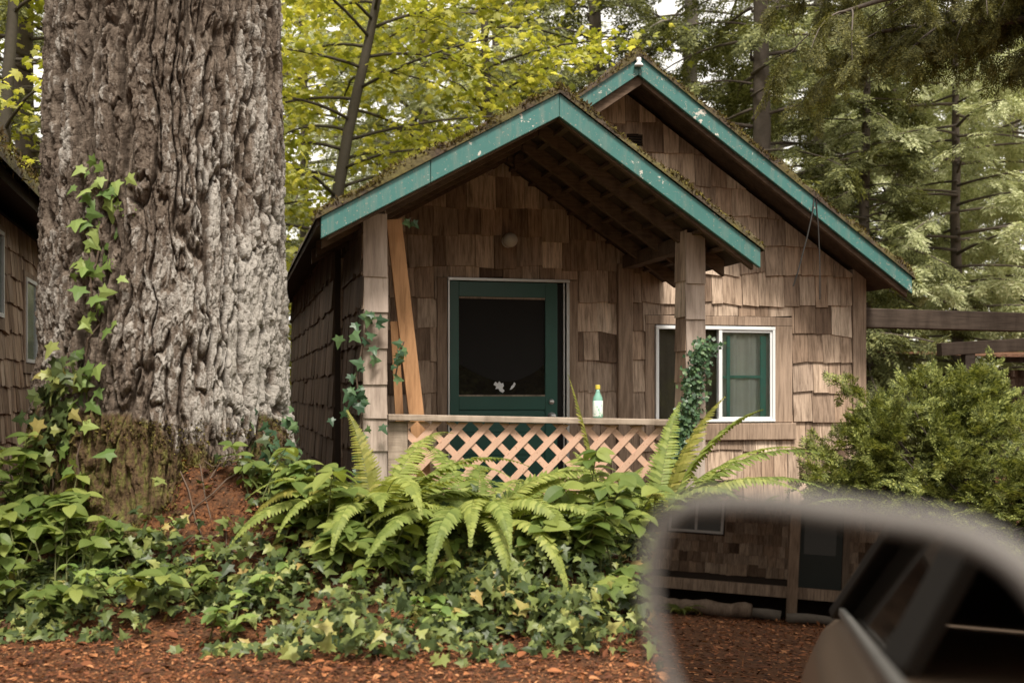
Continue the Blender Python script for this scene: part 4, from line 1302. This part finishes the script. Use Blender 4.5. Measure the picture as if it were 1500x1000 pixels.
c1 = conifer("conifer_tree", "dense dark conifer directly behind the cabin gable", 3.55, 17.2, 11, .2, 1.0, 3.0, 85, 301, M['needle'], M['conifer_bark'], MID, .5, 15)
c2 = conifer("conifer_tree", "tall conifer with bare grey trunk right of the gable", 6.5, 24.5, 14, .2, 4.6, 2.8, 60, 302, M['needle'], M['pale_bark'], MID, .55, 11)
c3 = conifer("conifer_tree", "light green young hemlock at the right edge of the photo", 8.6, 19.0, 7.2, .12, .6, 2.9, 70, 303, M['needlepale'], M['conifer_bark'], MID, .5, 18, .35)
def again(src, label, x, y, rz, sc=1.0):
    c = copy_tree(src); c.location = (x, y, .3); c.rotation_euler = (0, 0, rz); c.scale = (sc, sc, sc); c["label"] = label
    return c
again(c2, "slim conifer with a straight dark trunk above the gable peak", 3.3, 21.5, 1.2, 1.05)
again(c2, "conifer with bare grey trunk just left of the tall grey one", 6.3, 27.5, 2.9, 1.1)
again(c1, "bushy conifer between the two roof peaks", 1.4, 21.5, 2.2, 1.1)
again(c1, "dark conifer showing low over the right end of the roof", 5.2, 17.0, 4.1, .62)
again(c3, "pale young hemlock farther back over the timber beam", 8.6, 26, 2.0, 1.15)
again(c3, "pale hemlock seen through the maple leaves", -1.9, 22.5, 1.0, 1.35)
again(c3, "second pale hemlock farther left behind the maple leaves", -4.4, 25, 3.4, 1.4)
again(c3, "pale hemlock bough mass right of the gable's lower end", 6.6, 17.2, 2.6, .95)
again(c3, "tall pale hemlock behind the grey trunk", 7.4, 23.0, .3, 1.3)
again(c2, "bare-trunked conifer at the far right of the photo", 11.2, 26, .4, 1.0)
again(c1, "dark conifer above the roof of the neighbouring cabin", -6.3, 15.2, 5.0, .95)
again(c1, "dark conifer farther back at the upper left corner", -9.2, 19, 3.0, 1.15)
again(c1, "far dark conifer hidden behind the maple leaves", -.3, 27.5, .7, 1.2)
again(c3, "short pale hemlock below the timber beam", 5.9, 20.5, 5.0, .55)

# overhanging near conifer (its trunk stands right of the frame)
def overhang():
    rng = np.random.default_rng(404)
    bx, by = 6.2, 10.2
    t = thing("spruce_tree", "near spruce with dark drooping boughs overhanging the upper right corner", "tree", (bx, by, .1))
    m = MB()
    m.tube([(0, 0, -.4), (0, 0, 3), (.05, 0, 7), (.05, .05, 12)], [.36, .3, .24, .1], 14)
    P = []; X = []; Sz = []; Z = []
    def bough(p, az, L, e0, dr, r0, nsec):
        L *= .84
        pts = limb_path(rng, p, az, L, e0, dr, 10)
        m.tube([tuple(q) for q in pts], [r0*(1-.85*i/10)+.004 for i in range(11)], 6)
        for k in range(nsec):
            s = rng.uniform(.2, 1); f = s*10; i = min(9, int(f)); q = pts[i]*(1-(f-i))+pts[i+1]*(f-i)
            a2 = az+rng.choice([-1, 1])*rng.uniform(.4, 1.1)
            l2 = rng.uniform(.5, 1.15)
            p2 = limb_path(rng, q, a2, l2, rng.uniform(-.2, .1), rng.uniform(.5, 1.0), 6)
            m.tube([tuple(z) for z in p2], [.008*(1-.8*j/6)+.0015 for j in range(7)], 4)
            for j in range(17):
                f2 = rng.uniform(.5, 6); i2 = min(5, int(f2)); q2 = p2[i2]*(1-(f2-i2))+p2[i2+1]*(f2-i2)
                d = p2[i2+1]-p2[i2]; d /= np.linalg.norm(d)
                P.append(q2); X.append(d*.5+rdir(rng, 1)[0]*.55+np.array([0, 0, -.55])); Z.append(rdir(rng, 1)[0]+np.array([0, 0, .6])); Sz.append(rng.uniform(.12, .27))
    for (z, az, L, e0, dr, r0, ns) in ((4.3, 183, 3.7, .12, .3, .075, 22), (4.8, 196, 4.4, .05, .4, .07, 26), (5.5, 176, 4.6, .02, .4, .07, 26), (4.7, 160, 3.4, .12, .4, .05, 18),
                                       (5.8, 205, 4.0, 0, .5, .06, 20), (4.9, 172, 3.0, .05, .45, .06, 24), (6.3, 186, 4.4, -.05, .4, .06, 26), (4.4, 208, 2.6, .05, .5, .05, 20), (5.2, 215, 3.4, 0, .5, .05, 16),
                                       (6.6, 165, 4.6, 0, .4, .05, 30), (5.9, 225, 3.4, 0, .4, .05, 20), (5, 60, 3, 0, .4, .05, 14), (6, 300, 3, 0, .4, .05, 14), (4, 20, 3, 0, .4, .05, 14)):
        bough((0, 0, z), rad(az), L, e0, dr, r0, ns)
    m.build("trunk", M['conifer_bark'], t, smooth=True)
    R = frames(np.array(X), np.array(Z), np.array(Sz))
    V, F_ = scatter(FINE[0], FINE[1], R, np.array(P))
    np_obj("crown", V, F_, M['needledark'], t)
overhang()

# maple
def maple(name, label, x, y, stem, zlo, n_br, Lbr, nleaf, seed, lsize=.115, zg=.3, r0=.11):
    rng = np.random.default_rng(seed)
    t = thing(name, label, "tree", (x, y, zg), group="maples behind the cabin")
    m = MB()
    stem = np.array(stem, float)
    m.tube([tuple(q) for q in stem], np.linspace(r0, .04, len(stem)), 9)
    P = []; X = []; Z = []; Sz = []
    L = np.linspace(0, 1, len(stem))
    for k in range(n_br):
        s = zlo+(1-zlo)*(k+.5)/n_br
        p = np.array([np.interp(s, L, stem[:, i]) for i in range(3)])
        az = k*2.4+rng.normal()*.4
        pts = limb_path(rng, p, az, Lbr*rng.uniform(.6, 1.15), rng.uniform(.1, .6), rng.uniform(.3, .9), 8)
        m.tube([tuple(q) for q in pts], [.022*(1-.85*i/8)+.003 for i in range(9)], 5)
        for j in range(nleaf):
            f = 8*rng.uniform(.12, 1)**.8; i = min(7, int(f)); q = pts[i]*(1-(f-i))+pts[i+1]*(f-i)
            a2 = az+rng.choice([-1, 1])*rng.uniform(.3, 1.4); l2 = rng.uniform(.3, .95)
            tw = limb_path(rng, q, a2, l2, rng.uniform(-.1, .35), rng.uniform(.3, .9), 4)
            m.tube([tuple(z) for z in tw], [.005, .004, .003, .002, .0015], 3, False)
            for g in range(12):
                f2 = rng.uniform(.8, 4); i2 = min(3, int(f2)); q2 = tw[i2]*(1-(f2-i2))+tw[i2+1]*(f2-i2)
                P.append(q2+rng.normal(size=3)*np.array([.15, .15, .10])); X.append(rdir(rng, 1)[0]*np.array([1, 1, .4])+np.array([0, 0, -.35]))
                Z.append(rdir(rng, 1)[0]*.45+np.array([0, 0, 1])); Sz.append(lsize*rng.uniform(.6, 1.25))
    m.build("trunk", M['maple_bark'], t, smooth=True)
    leaves_obj("crown", MAPLE, np.array(P), np.array(X), np.array(Z), np.array(Sz), M['maple'], t)
    return t
maple("maple_tree", "slender leaning maple with yellow-green leaves behind the left roof slope", -2.75, 15.6, [(0, 0, -.4), (.1, 0, 1.5), (.36, 0, 3.3), (.55, 0, 4.4), (.82, 0, 5.6), (1.02, 0, 6.6), (1.3, .1, 8)], .22, 40, 2.6, 14, 501)
maple("maple_tree", "yellow-green maple with its trunk hidden behind the cabin roof", -.5, 17.5, [(0, 0, -.4), (.1, 0, 2), (.2, 0, 4), (.1, .1, 6), (.0, .1, 8.5)], .26, 34, 2.5, 14, 502)
maple("maple_tree", "farther maple whose leaves fill the gap between fir trunk and roof", -4.6, 18.8, [(0, 0, -.4), (.1, 0, 2), (.1, 0, 4), (.2, .1, 6), (.3, .1, 8.5)], .15, 36, 2.6, 16, 504)
maple("maple_tree", "maple with leaves showing just left of the fir trunk", -6.1, 13.5, [(0, 0, -.4), (.1, 0, 2), (.2, 0, 4), (.3, .1, 6), (.3, .1, 8)], .3, 20, 1.7, 12, 503)

# far wood ahead, and the added unseen wood behind
def far_wood(name, label, arcs, seed, mat_, size, n, thr=.02, sky_gap=None):
    rng = np.random.default_rng(seed)
    P = []
    for (a0, a1, d0, d1, zt) in arcs:
        k = n*3
        a = rad(1)*rng.uniform(a0, a1, k); d = rng.uniform(d0, d1, k); z = rng.random(k)**1.1*zt
        x, y = np.sin(a)*d, np.cos(a)*d
        dn = fbm(a*14, z*.25, d*.05, seed, 4)
        keep = dn > thr+.25*(z/zt)**2
        P.append(np.stack([x, y, z], 1)[keep])
    P = np.concatenate(P)
    if sky_gap:
        c0, cd, cw, ch = sky_gap; c0 = np.array(c0); cd = np.array(cd)
        q = P-c0; al = q@cd; off = q-al[:, None]*cd[None]
        P = P[~((al > 0) & (np.hypot(off[:, 0], off[:, 1]) < cw) & (np.abs(off[:, 2]-.35) < ch))]
    X = rdir(rng, len(P), -.5)
    R = frames(X, rdir(rng, len(P))*.5+np.array([0, 0, 1.]), rng.uniform(size*.6, size*1.3, len(P)))
    V, F_ = scatter(COARSE[0], COARSE[1], R, P)
    o = np_obj(name, V, F_, mat_)
    tag(o, label, "forest", kind="stuff")
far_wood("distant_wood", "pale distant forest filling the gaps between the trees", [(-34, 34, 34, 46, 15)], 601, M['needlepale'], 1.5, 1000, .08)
far_wood("reflection_wood", "unseen forest edge added behind the car to darken the door glass", [(110, 250, 27, 31, 6), (110, 250, 30, 36, 12), (132, 160, 27, 38, 6), (132, 160, 27, 38, 6), (132, 160, 30, 42, 7)], 602, M['needledark'], 1.9, 2600, -.16, sky_gap=((-.03, 8.95, 1.3), (.456, -.89, .012), 1.25, 1.2))  # unseen wood packed for a dark door-pane reflection, with a gap for sky

# ------------------------------------------------------------------ neighbouring cabin at the left edge
def left_cabin():
    c, s = math.cos(HA), math.sin(HA)
    ox, oy = -3.75, 8.5
    t = thing("neighbour_cabin", "neighbouring shingled cabin cut off by the left edge of the photo", "cabin", (ox, oy, 0), HA)
    z1 = 2.5
    m = MB()
    m.box(-4, -.02, -3.4, 4.6, .0, z1+.05)
    wl = m.build("wall", M['core'], t)
    m = MB()
    wh = [(-.62, .04, 1.72, 2.44), (.93, 1.58, 1.38, 2.22)]
    wh = [(-.75, .06, 1.75, 2.38), (1.05, 1.62, 1.45, 2.15)]
    shingle_wall(m, lambda a, z, o: (-.02+o, a, z), -3.4, 4.6, .2, z1, holes=[(h[0]-.07, h[1]+.07, h[2]-.09, h[3]+.05) for h in wh], seed=71, course=.21, wmin=.09, wmax=.2)
    m.build("shingles", M['shingle'], wl)
    for h in wh:
        m = MB()
        m.box(-.018, .012, h[0]-.068, h[1]+.068, h[2]-.088, h[2]-.002); m.box(-.018, .012, h[0]-.068, h[1]+.068, h[3]+.002, h[3]+.048)
        m.box(-.018, .012, h[0]-.068, h[0]-.002, h[2]-.0015, h[3]+.0015); m.box(-.018, .012, h[1]+.002, h[1]+.068, h[2]-.0015, h[3]+.0015)
        w = m.build("window", M['trim'], t)
        m = MB()
        m.box(-.012, .022, h[0], h[1], h[2], h[2]+.03); m.box(-.012, .022, h[0], h[1], h[3]-.03, h[3]); m.box(-.012, .022, h[0], h[0]+.03, h[2]+.0305, h[3]-.0305); m.box(-.012, .022, h[1]-.03, h[1], h[2]+.0305, h[3]-.0305)
        m.build("frame", M['white'], w)
        m = MB(); m.box(.0, .006, h[0]+.0305, h[1]-.0305, h[2]+.0305, h[3]-.0305); m.build("pane", glasspane, w)
    m = MB()
    m.prism([(-2.2, 3.85), (.3, 2.485), (.3, 2.565), (-2.2, 3.95)], -3.8, 5.0); m.prism([(-2.201, 3.85), (-4.6, 2.42), (-4.6, 2.5), (-2.201, 3.95)], -3.8, 5.0)
    rf = m.build("roof", M['sheath'], t)
    m = MB(); m.prism([(-3.95, 2.5), (-.03, 2.5), (-2.2, 3.84)], 4.55, 4.6); m.prism([(-3.95, 2.5), (-.03, 2.5), (-2.2, 3.84)], -3.4, -3.35); m.build("gable", M['shingle_dark'], t)
    V, F_ = lumpy(-2.2, 3.96, .36, 2.55, -3.85, 5.05, 91, 120, 160, .09)
    np_obj("moss_layer", V, F_, m_, rf, True)
    rng = np.random.default_rng(92); n = 9000
    a = 1-rng.exponential(.12, n); k = a > 0; a = a[k]; w = rng.uniform(-3.8, 5, len(a))
    P = np.stack([-2.2+2.56*a, w, 3.96-1.41*a+rng.uniform(-.03, .16, len(a))], 1)
    R = frames(rdir(rng, len(P), .5), rdir(rng, len(P)), np.stack([rng.uniform(.02, .06, len(P)), rng.uniform(.008, .016, len(P)), np.full(len(P), .02)], 1))
    V, F_ = scatter(*DIAMOND, R, P); mo = np_obj("moss", V, F_, M['moss'], rf); mo["kind"] = "stuff"
    m = MB(); m.prism([(.31, 2.48), (.38, 2.47), (.40, 2.57), (.31, 2.56)], .55, .8); m.build("gutter_bracket", M['white'], t)
glasspane = plain('grey_green_pane', (.12, .15, .14), .15, 0, .3)
left_cabin()

# ------------------------------------------------------------------ timber beam and shed on the right
tb = thing("timber_beam", "dark heavy timber beam running from the cabin corner to the right edge", "beam", hw(2.22, 1.6), HA)
mb = MB(); mb.beam((-.03, 0, 1.832), (4.4, 0, 1.79), .14, .162, up=(0, 0, 1)); mb.build("beam", M['beam'], tb, .008)
mb = MB(); mb.box(3.9, 4.05, -.07, .07, -.1, 1.7); mb.build("post", M['beam'], tb, .008)
sh = thing("shed", "low dark shed with a rusty sheet roof beyond the yew bush", "shed", (6.15, 14.0, 0), rad(8))
mb = MB(); mb.box(-.15, 4, .3, 2.6, -.1, 1.46); shw = mb.build("wall", M['core'], sh)
mb = MB(); shingle_wall(mb, lambda a, z, o: (a, .3-o, z), -.15, 4, .0, 1.46, seed=81, wmin=.12, wmax=.22); mb.build("shingles", M['shingle_dark'], shw)
mb = MB(); mb.beam((-1.25, -.35, 1.70), (4, -.35, 2.02), .12, .15); mb.build("eave_board", M['beam'], sh, .006)
mb = MB()
for k in range(34): mb.prism([(0, 0), (.04, .022), (.08, .022), (.12, 0), (.12, -.006), (0, -.006)], -.5, 2.8, lambda p, w, k=k: (-.6+.135*k+p[0], w, 1.62+.0*k+p[1]+.16*(w+.5)/3.3))
mb.build("roof", plain('rusty_sheet', (.2, .1, .06), .7, .2, .7, 6), sh)
mb = MB(); mb.beam((-.62, -.3, 1.6), (3.9, -.3, 1.6), .06, .09); mb.build("trim_board", M['beam'], sh)
mb = MB(); mb.box(-.95, -.83, -.4, -.3, -.1, 1.66); mb.build("post", M['beam'], sh)

# ------------------------------------------------------------------ the car with its door mirror
TH = rad(50)
FX, FY = math.sin(TH), math.cos(TH)        # car forward
car = thing("parked_car", "tan car at the edge of the frame whose door mirror reflects another cabin", "car", (0, 0, 0), math.atan2(FY, FX))
# car local x = forward, y = left (outwards), z = up
def carlocal(p):
    x, y, z = p
    return (x*FX+y*FY, -x*FY+y*FX, z)
mm, mt, mbs, _ = newmat('tan_metallic_paint')
mbs.inputs["Base Color"].default_value = (.27, .205, .16, 1); mbs.inputs["Metallic"].default_value = .35; mbs.inputs["Roughness"].default_value = .32; mbs.inputs["Coat Weight"].default_value = .5; mbs.inputs["Coat Roughness"].default_value = .08
nn = noise(mt, coords(mt, "Object", (1, 1, 1), False), 900, 2, .5); mt.links.new(mixc(mt, nn, (.58, .42, .3), (.68, .5, .37)), mbs.inputs["Base Color"])
M['carpaint'] = mm
hm, ht, hb_, _ = newmat('grey_beige_mirror_shell')
hn = noise(ht, coords(ht, "Object", (1, 1, 1), False), 120, 3, .6); ht.links.new(mixc(ht, hn, (.095, .086, .08), (.13, .118, .11)), hb_.inputs["Base Color"]); hb_.inputs["Roughness"].default_value = .55
M['shell'] = hm
M['rubber'] = plain('dark_grey_trim', (.055, .048, .042), .6)
dk, dt, db_, _ = newmat('dark_car_glass'); db_.inputs["Base Color"].default_value = (.05, .044, .038, 1); db_.inputs["Roughness"].default_value = .04
M['carglass'] = dk
mir, mrt, mrb, _ = newmat('mirror_silver'); mrb.inputs["Base Color"].default_value = (.21, .20, .19, 1); mrb.inputs["Metallic"].default_value = 1; mrb.inputs["Roughness"].default_value = .0
M['mirror'] = mir

prof = [(.10, .22), (.30, .24), (.365, .42), (.385, .62), (.372, .76), (.33, .86), (.255, .93)]
def body_section(f, sc_y=1.0, zmul=1.0, zadd=0.0):
    half = [(y, z) for y, z in prof]
    cy = -.62
    pts = []
    for y, z in half: pts.append((f, cy+(y-cy)*sc_y, .22+(z-.22)*zmul+zadd))
    for y, z in reversed(half): pts.append((f, cy-(y-cy)*sc_y, .22+(z-.22)*zmul+zadd))
    return pts
mb = MB()
secs = [(-3.95, .86, .82), (-3.85, .93, .93), (-3.5, .97, .98), (-2.6, 1, 1), (-1, 1, 1), (.6, 1, 1), (.9, .995, .99), (1.8, .97, .92), (2.3, .92, .84), (2.45, .84, .7)]
allp = [body_section(*q) for q in secs]; k = len(allp[0]); b = 0
for sct in allp: mb.v += sct
for i in range(len(secs)-1):
    for j in range(k):
        j2 = (j+1) % k
        mb.f.append((i*k+j, i*k+j2, (i+1)*k+j2, (i+1)*k+j))
mb.f.append(tuple(range(k))); mb.f.append(tuple((len(secs)-1)*k+j for j in range(k)))
body = mb.build("body", M['carpaint'], car, smooth=False)
sm = body.modifiers.new("bevel", 'BEVEL'); sm.width = .025; sm.segments = 3; sm.limit_method = 'ANGLE'; sm.angle_limit = rad(15)
for p in body.data.polygons: p.use_smooth = True
mb = MB(); mb.beam((-2.9, .252, .945), (.6, .252, .945), .022, .03); mb.build("belt_trim", M['alu'], car, .006)
mb = MB()
RT = 1.43
mb.prism([(-.02, RT-.03), (-.1, RT+.02), (-.62, RT+.05), (-1.14, RT+.02), (-1.22, RT-.03), (-1.14, RT-.05), (-.1, RT-.05)], -2.5, .38, lambda p, w: (w, p[0], p[1]))
mb.build("roof", M['carpaint'], car, .01)
for sy in (0, 1):
    Y = (lambda y: y) if not sy else (lambda y: -1.24-y)
    mb = MB()
    q1 = MB().beam((-.9, Y(.225), .93), (-1.02, Y(-.01), RT-.03), .09, .035); q2 = MB().beam((-2.95, Y(.22), .93), (-2.45, Y(-.03), RT-.03), .16, .04); q3 = MB().beam((1.05, Y(.2), .93), (.36, Y(-.03), RT-.03), .05, .05)
    for q_ in (q1, q2, q3): q_.build("pillar", M['rubber'], car, .008)
    mb = MB()
    mb.add([(-.96, Y(.222), .94), (-2.86, Y(.222), .94), (-2.45, Y(-.02), RT-.05), (-1.05, Y(-.02), RT-.05), (-.96, Y(.21), .94), (-2.86, Y(.21), .94), (-2.45, Y(-.032), RT-.05), (-1.05, Y(-.032), RT-.05)], [(0,1,2,3),(7,6,5,4),(0,4,5,1),(1,5,6,2),(2,6,7,3),(3,7,4,0)])
    mb.build("side_window", M['carglass'], car)
mb = MB(); mb.add([(-2.98, .15, .94), (-2.98, -1.39, .94), (-2.48, -1.2, RT-.04), (-2.48, -.04, RT-.04), (-2.99, .15, .93), (-2.99, -1.39, .93), (-2.5, -1.2, RT-.04), (-2.5, -.04, RT-.04)], [(0,1,2,3),(7,6,5,4),(0,4,5,1),(1,5,6,2),(2,6,7,3),(3,7,4,0)]); mb.build("rear_window", M['carglass'], car)
for fx in (-2.75, 1.45):
    for yy in (.36, -1.6):
        mb = MB(); y0 = yy
        mb.lathe([(.22, -.1), (.31, -.1), (.335, -.07), (.335, .03), (.31, .06), (.22, .06)], (fx, y0-.02, .335), 32, 'y'); wh = mb.build("wheel", M['rubber'], car, smooth=True)
        mb = MB(); mb.lathe([(.02, .05), (.08, .055), (.2, .03), (.222, .05), (.222, -.05), (.02, -.05)], (fx, y0-.02, .335), 24, 'y'); mb.build("rim", M['alu'], wh, smooth=True)
for yy in (-.2, -1.02):
    mb = MB(); mb.prism([(-.26, .6), (-.12, .6), (-.24, 1.12), (-.34, 1.12)], yy-.24, yy+.24, lambda p, w: (p[0]-.08, w, p[1])); st_ = mb.build("seat", M['rubber'], car, .03)
    mb = MB(); mb.prism([(-.33, 1.14), (-.25, 1.14), (-.27, 1.3), (-.34, 1.3)], yy-.12, yy+.12, lambda p, w: (p[0]-.1, w, p[1])); mb.build("headrest", M['rubber'], st_, .02)
mb = MB(); mb.beam((-1.2, .378, .78), (-1.02, .378, .785), .03, .025); mb.build("door_handle", M['carpaint'], car, .006)

# mirror: glass plane facing back along the car, shell behind it
MN = Vector((-.53080, -.84441, .07231)).normalized()
MC = Vector((.17506, .62, EYE-.10394))
MT = Vector((.84662, -.53220, 0)); MV = Vector((.03848, .06121, .99738))
outl = [(-.1074,-.015),(-.1069,.0083),(-.1022,.0233),(-.0918,.0334),(-.0783,.0365),(-.0411,.0385),(.0029,.035),(.0493,.0301),(.0718,.0227),(.0884,.0112),(.1004,-.006),(.106,-.0267),(.1038,-.0498),(.0886,-.0636),(.0265,-.0766),(-.0356,-.0845),(-.0714,-.0833),(-.0885,-.0697),(-.1,-.0441)]
def smooth_loop(p, n):
    k = len(p); out = []
    for i in range(n):
        s = i/n*k; j = int(s); f = s-j
        a, b, c, d = [np.array(p[(j+q) % k]) for q in (-1, 0, 1, 2)]
        out.append(tuple(.5*((2*b)+(c-a)*f+(2*a-5*b+4*c-d)*f*f+(3*b-a-3*c+d)*f**3)))
    return out
OL = smooth_loop(outl, 96)
def mpt(a, b, d): return carlocal(MC + MT*a + MV*b + MN*d)
cxm, cym = 0.0, -.022
def grow(o, g, sx=1.0):
    # offset outline outwards by g
    n = len(o); r = []
    for i in range(n):
        p = np.array(o[i]); t = np.array(o[(i+1) % n])-np.array(o[i-1]); t /= np.linalg.norm(t)
        nn_ = np.array([t[1], -t[0]])
        if np.dot(nn_, p-np.array([cxm, cym])) < 0: nn_ = -nn_
        q = p+nn_*g; r.append((cxm+(q[0]-cxm)*sx, cym+(q[1]-cym)*sx))
    return r
rings = [(grow(OL, -.0025), -.004), (grow(OL, .0), .002), (grow(OL, .004), .004), (grow(OL, .0082), .002), (grow(OL, .0108), -.008), (grow(OL, .0114), -.022), (grow(OL, .009, .97), -.045), (grow(OL, .003, .9), -.066), (grow(OL, 0, .74), -.082), (grow(OL, 0, .45), -.09), (grow(OL, 0, .1), -.092)]
mb = MB(); n = 96
for o_, d in rings: mb.v += [mpt(p[0], p[1], d) for p in o_]
for i in range(len(rings)-1):
    for j in range(n):
        j2 = (j+1) % n; mb.f.append((i*n+j, i*n+j2, (i+1)*n+j2, (i+1)*n+j))
mb.f.append(tuple((len(rings)-1)*n+j for j in range(n)))
dm = mb.build("door_mirror", M['shell'], car, smooth=True)
mb = MB(); gpts = grow(OL, -.001)
mb.v += [mpt(p[0], p[1], 0) for p in gpts]+[mpt(p[0], p[1], -.003) for p in gpts]
mb.f.append(tuple(range(n))); mb.f.append(tuple(range(2*n-1, n-1, -1)))
for j in range(n): mb.f.append((j, (j+1) % n, n+(j+1) % n, n+j))
mb.build("mirror_glass", M['mirror'], dm)
mb = MB()
a = Vector(mpt(.075, -.06, -.045)); bq = Vector((a.x+.03, .235, a.z-.06))
mb.tube([tuple(a), tuple((a+bq)/2+Vector((0, 0, -.01))), tuple(bq)], [.03, .028, .036], 12); mb.build("mirror_arm", M['shell'], dm, smooth=True)

# ------------------------------------------------------------------ the cabin seen in the mirror
M['blackgreen'] = plain('black_green_door', (.02, .03, .026), .4)
def mirror_cabin():
    ox, oy = .166-.7585*22, .627-.6516*22
    t = thing("roadside_cabin", "dark shingled cabin with green door and deck, seen only in the car mirror", "cabin", (ox, oy, 0), math.atan2(.797, -.6))
    # local x: towards the left of the reflection, y: away
    m = MB(); m.box(-5, 4.6, .03, .2, .0, 3.2); wl = m.build("wall", M['core'], t)
    m = MB(); shingle_wall(m, lambda a, z, o: (a, .03-o, z), -5, 4.6, .7, 3.0, holes=[(-.55, .52, .0, 2.3), (1.75, 2.85, 1.42, 2.5)], seed=101, course=.2, wmin=.1, wmax=.2); m.build("shingles", M['shingle'], wl)
    m = MB(); m.box(-.42, .4, -.02, .025, .35, 2.2); d = m.build("door", M['blackgreen'], t)
    m = MB(); m.box(-.3, .28, -.03, -.021, 1.2, 2.05); m.build("pane", M['carglass'], d)
    m = MB(); m.box(-.55, -.43, -.03, .03, .3, 2.28); m.build("door_casing", M['trim'], t); m = MB(); m.box(.41, .52, -.03, .03, .3, 2.28); m.build("door_casing", M['trim'], t)
    m = MB(); m.box(1.78, 2.82, -.03, .03, 1.45, 1.5); m.box(1.78, 2.82, -.03, .03, 2.42, 2.47); m.box(1.78, 1.83, -.029, .029, 1.5005, 2.4195); m.box(2.77, 2.82, -.029, .029, 1.5005, 2.4195); m.box(2.27, 2.32, -.029, .029, 1.5005, 2.4195); w = m.build("window", M['white'], t)
    m = MB(); m.box(1.8305, 2.7695, 0, .005, 1.5005, 2.4195); m.build("pane", M['carglass'], w)
    m = MB(); m.box(-5, 4.6, -1.15, .02, .52, .58); dkk = m.build("deck", M['trim'], t)
    m = MB(); m.box(-5, 4.6, -1.2, -1.151, .4, .6); m.build("deck_beam", M['shingle'], dkk)
    m = MB(); m.box(.42, .6, -1.38, -1.21, 0, 2.0); m.box(-1.6, -1.45, -1.38, -1.21, 0, 2.6); m.box(3.9, 4.05, -1.38, -1.21, 0, 2.6); m.build("deck_post", M['trim'], t, .006)
    m = MB(); m.prism([(-1.9, 2.55), (3, 4.2), (3, 4.3), (-1.9, 2.65)], -5.4, 5, lambda p, q: (q, p[0], p[1])); m.build("roof", M['sheath'], t)
    for k, (x0, x1, y0, r, lb) in enumerate(((.7, 4.2, -1.6, .09, "long mossy log lying before the dark cabin deck in the mirror"), (1.2, 3.0, -1.75, .13, "short thick log in front of the longer log in the mirror"), (-2.4, .6, -1.7, .08, "thin log lying near the green door seen in the mirror"))):
        m = MB(); c, s = math.cos(math.atan2(.797, -.6)), math.sin(math.atan2(.797, -.6))
        P_ = lambda x, y, z: (ox+x*c-y*s, oy+x*s+y*c, z)
        rl = random.Random(k); nn_ = 16
        m.tube([P_(x0+(x1-x0)*i/nn_, y0+.04*math.sin(i*.5), r+.02*math.sin(i*.9+k)) for i in range(nn_+1)], [r*rl.uniform(.85, 1.15) for i in range(nn_+1)], 12)
        o = m.build("log", M['pale_bark'] if k != 1 else M['trim'], None, smooth=True); tag(o, lb, "log", "logs seen in the mirror")
mirror_cabin()
def mirror_ground_plants():
    c, s_ = math.cos(math.atan2(.797, -.6)), math.sin(math.atan2(.797, -.6))
    ox, oy = .166-.7585*22, .627-.6516*22
    src = [o for o in COL.objects if o.get("label", "").startswith("low pale fern")][0]
    for x, y, sc, lb in ((2.4, -2.1, .9, "fern growing by the logs in front of the dark cabin in the mirror"), (3.4, -1.9, .7, "smaller fern at the left end of the logs in the mirror")):
        o = copy_tree(src); o.location = (ox+x*c-y*s_, oy+x*s_+y*c, 0); o.scale = (sc, sc, sc); o["label"] = lb; o["group"] = "ferns seen in the mirror"
mirror_ground_plants()
